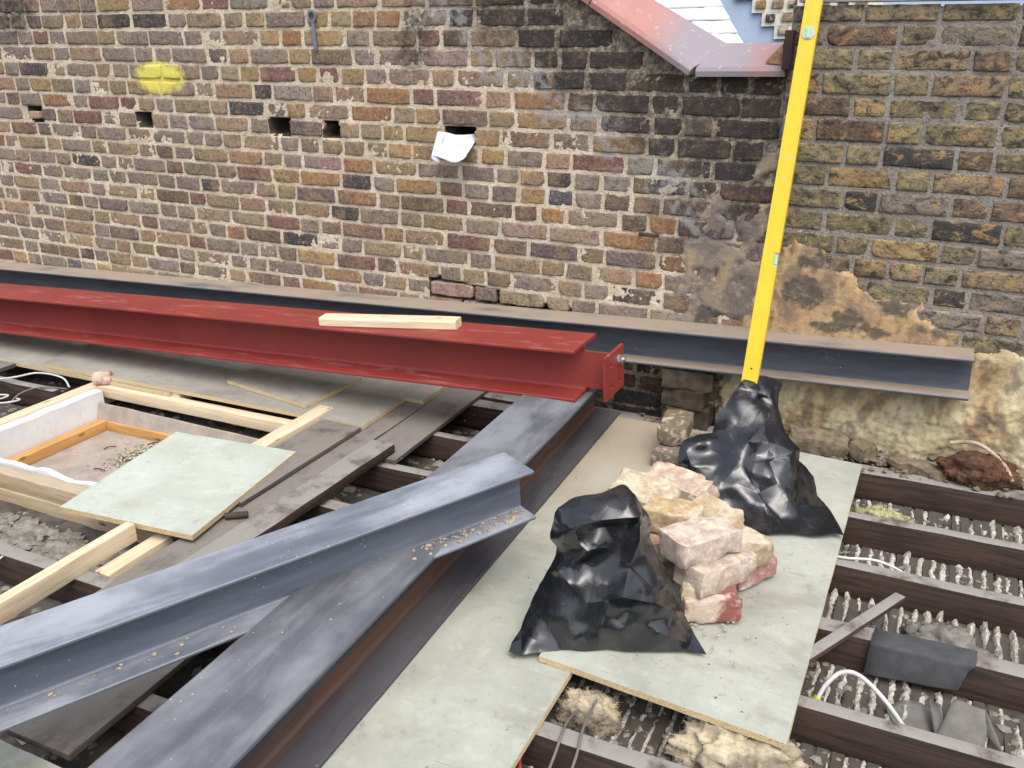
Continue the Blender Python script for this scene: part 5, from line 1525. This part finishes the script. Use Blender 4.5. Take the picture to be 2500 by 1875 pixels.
blob('dust_heap', 'grey heap of dust and torn sacking in the bay at the right', 'dust heap', (.175, -1.075, .010), (.10, .075, .055), plain('grey dust', (.21, .20, .175), .98, .4, 30, .8, .05), 17, .4, 8)

# scatter of white flakes along the floorboards
def pos_fl2(rr): return rr.uniform(-2.05, -1.38), rr.uniform(-1.5, -.2), .1295
lumps('floor_grit', 70, pos_fl2, .001, .004, MAT['rubble'], .6, seed=31)

# ------------------------------------------------------------------ beyond the wall: neighbour's roof and house
def roof_z(y): return 1.40 + (y - .36) * .62
slate_roof = thing('slate_roof', "sunlit grey slate roof of the neighbouring house beyond the pink coping", 'slate roof', (-1.2, .3, 1.4))
SL = Vector((-1.2, .3, 1.4))
def hip_x(y): return -.655 - (y - .28) * .62
sl_me = []
rows = 11; pitch = .105
for rI in range(rows):
    y0 = .375 + rI * pitch * .85
    x = hip_x(y0); first = True
    off = (.5 if rI % 2 else 1.0) * .16
    xr = x
    while xr > -3.0:
        W_ = off if first else .16 + rnd.uniform(-.004, .004); first = False
        bm = bmesh.new()
        d = pitch * .85 * 1.35
        ta = .006
        zz0 = roof_z(y0); zz1 = roof_z(y0 + d)
        xa, xb = xr - W_ + .0006, xr - .0006
        xb1 = min(xb, hip_x(y0 + d))
        xa1 = min(xa, xb1 - .002)
        e = [rnd.uniform(-.008, .006) for _ in range(3)]
        pts_ = [(xa, y0 + e[0], zz0 + .010), ((xa + xb) / 2, y0 + e[1], zz0 + .010), (xb, y0 + e[2], zz0 + .010), (xb1, y0 + d, zz1), (xa1, y0 + d, zz1)]
        a = [bm.verts.new(Vector(q) - SL) for q in pts_]; b = [bm.verts.new(Vector(q) - SL - Vector((0, 0, ta))) for q in pts_]
        bm.faces.new(a); bm.faces.new(b[::-1])
        for k in range(5): bm.faces.new((a[k], b[k], b[(k + 1) % 5], a[(k + 1) % 5]))
        link('slate', bm_mesh(bm, 'slate'), MAT['slate'], slate_roof)
        xr -= W_
bm = bmesh.new()
v = [(-3.2, .365, roof_z(.365) - .02), (hip_x(.365), .365, roof_z(.365) - .02), (hip_x(1.5), 1.5, roof_z(1.5) - .02), (-3.2, 1.5, roof_z(1.5) - .02)]
a = [bm.verts.new(Vector(q) - SL) for q in v]; b = [bm.verts.new(Vector(q) - SL - Vector((0, 0, .25))) for q in v]
bm.faces.new(a); bm.faces.new(b[::-1])
for k in range(4): bm.faces.new((a[k], b[k], b[(k + 1) % 4], a[(k + 1) % 4]))
link('roof_deck', bm_mesh(bm, 'roof_deck'), MAT['slate'], slate_roof)

house = thing('neighbour_house', 'pale blue rendered house wall with stepped patch of exposed brick behind the slate roof', 'house', (-1.3, 4.0, 0))
HLc = Vector((-1.3, 4.0, 0))
bm = bmesh.new(); box_bm(bm, -6.0 + 1.3, 1.5 + 1.3, 0, 3.0, -3.0, 3.6)
link('wall', bm_mesh(bm, 'wall'), MAT['blue_wall'], house)
bsteps = [(1.985, -1.80), (1.89, -1.66), (1.795, -1.52), (1.70, -1.44), (1.61, -1.34)]
bm = bmesh.new()
for i, (z, xs) in enumerate(bsteps):
    box_bm(bm, xs - HLc.x, -.6 - HLc.x, -.03, .0, z - .049, z + .044)
link('mortar_patch', bm_mesh(bm, 'mortar_patch'), MAT['white_mortar'], house)
hb_me = rough_box('brick', .074, .03, .058, .004, .008, 40, (3, 1, 2), 5)
hb_me.materials.append(MAT['lbrick'])
for i, (z, xs) in enumerate(bsteps):
    x = xs + .03
    while x < -.7:
        o = bpy.data.objects.new('brick', hb_me); COL.objects.link(o); o.parent = house
        o.location = Vector((x, 4.0 - .035, z - .018)) - HLc
        o.color = (*PAL[rnd.choice(('grey', 'tan', 'yellow', 'dark', 'olive'))], 1)
        o.scale = (rnd.uniform(.75, 1.35), 1, rnd.uniform(.85, 1.1))
        x += .118
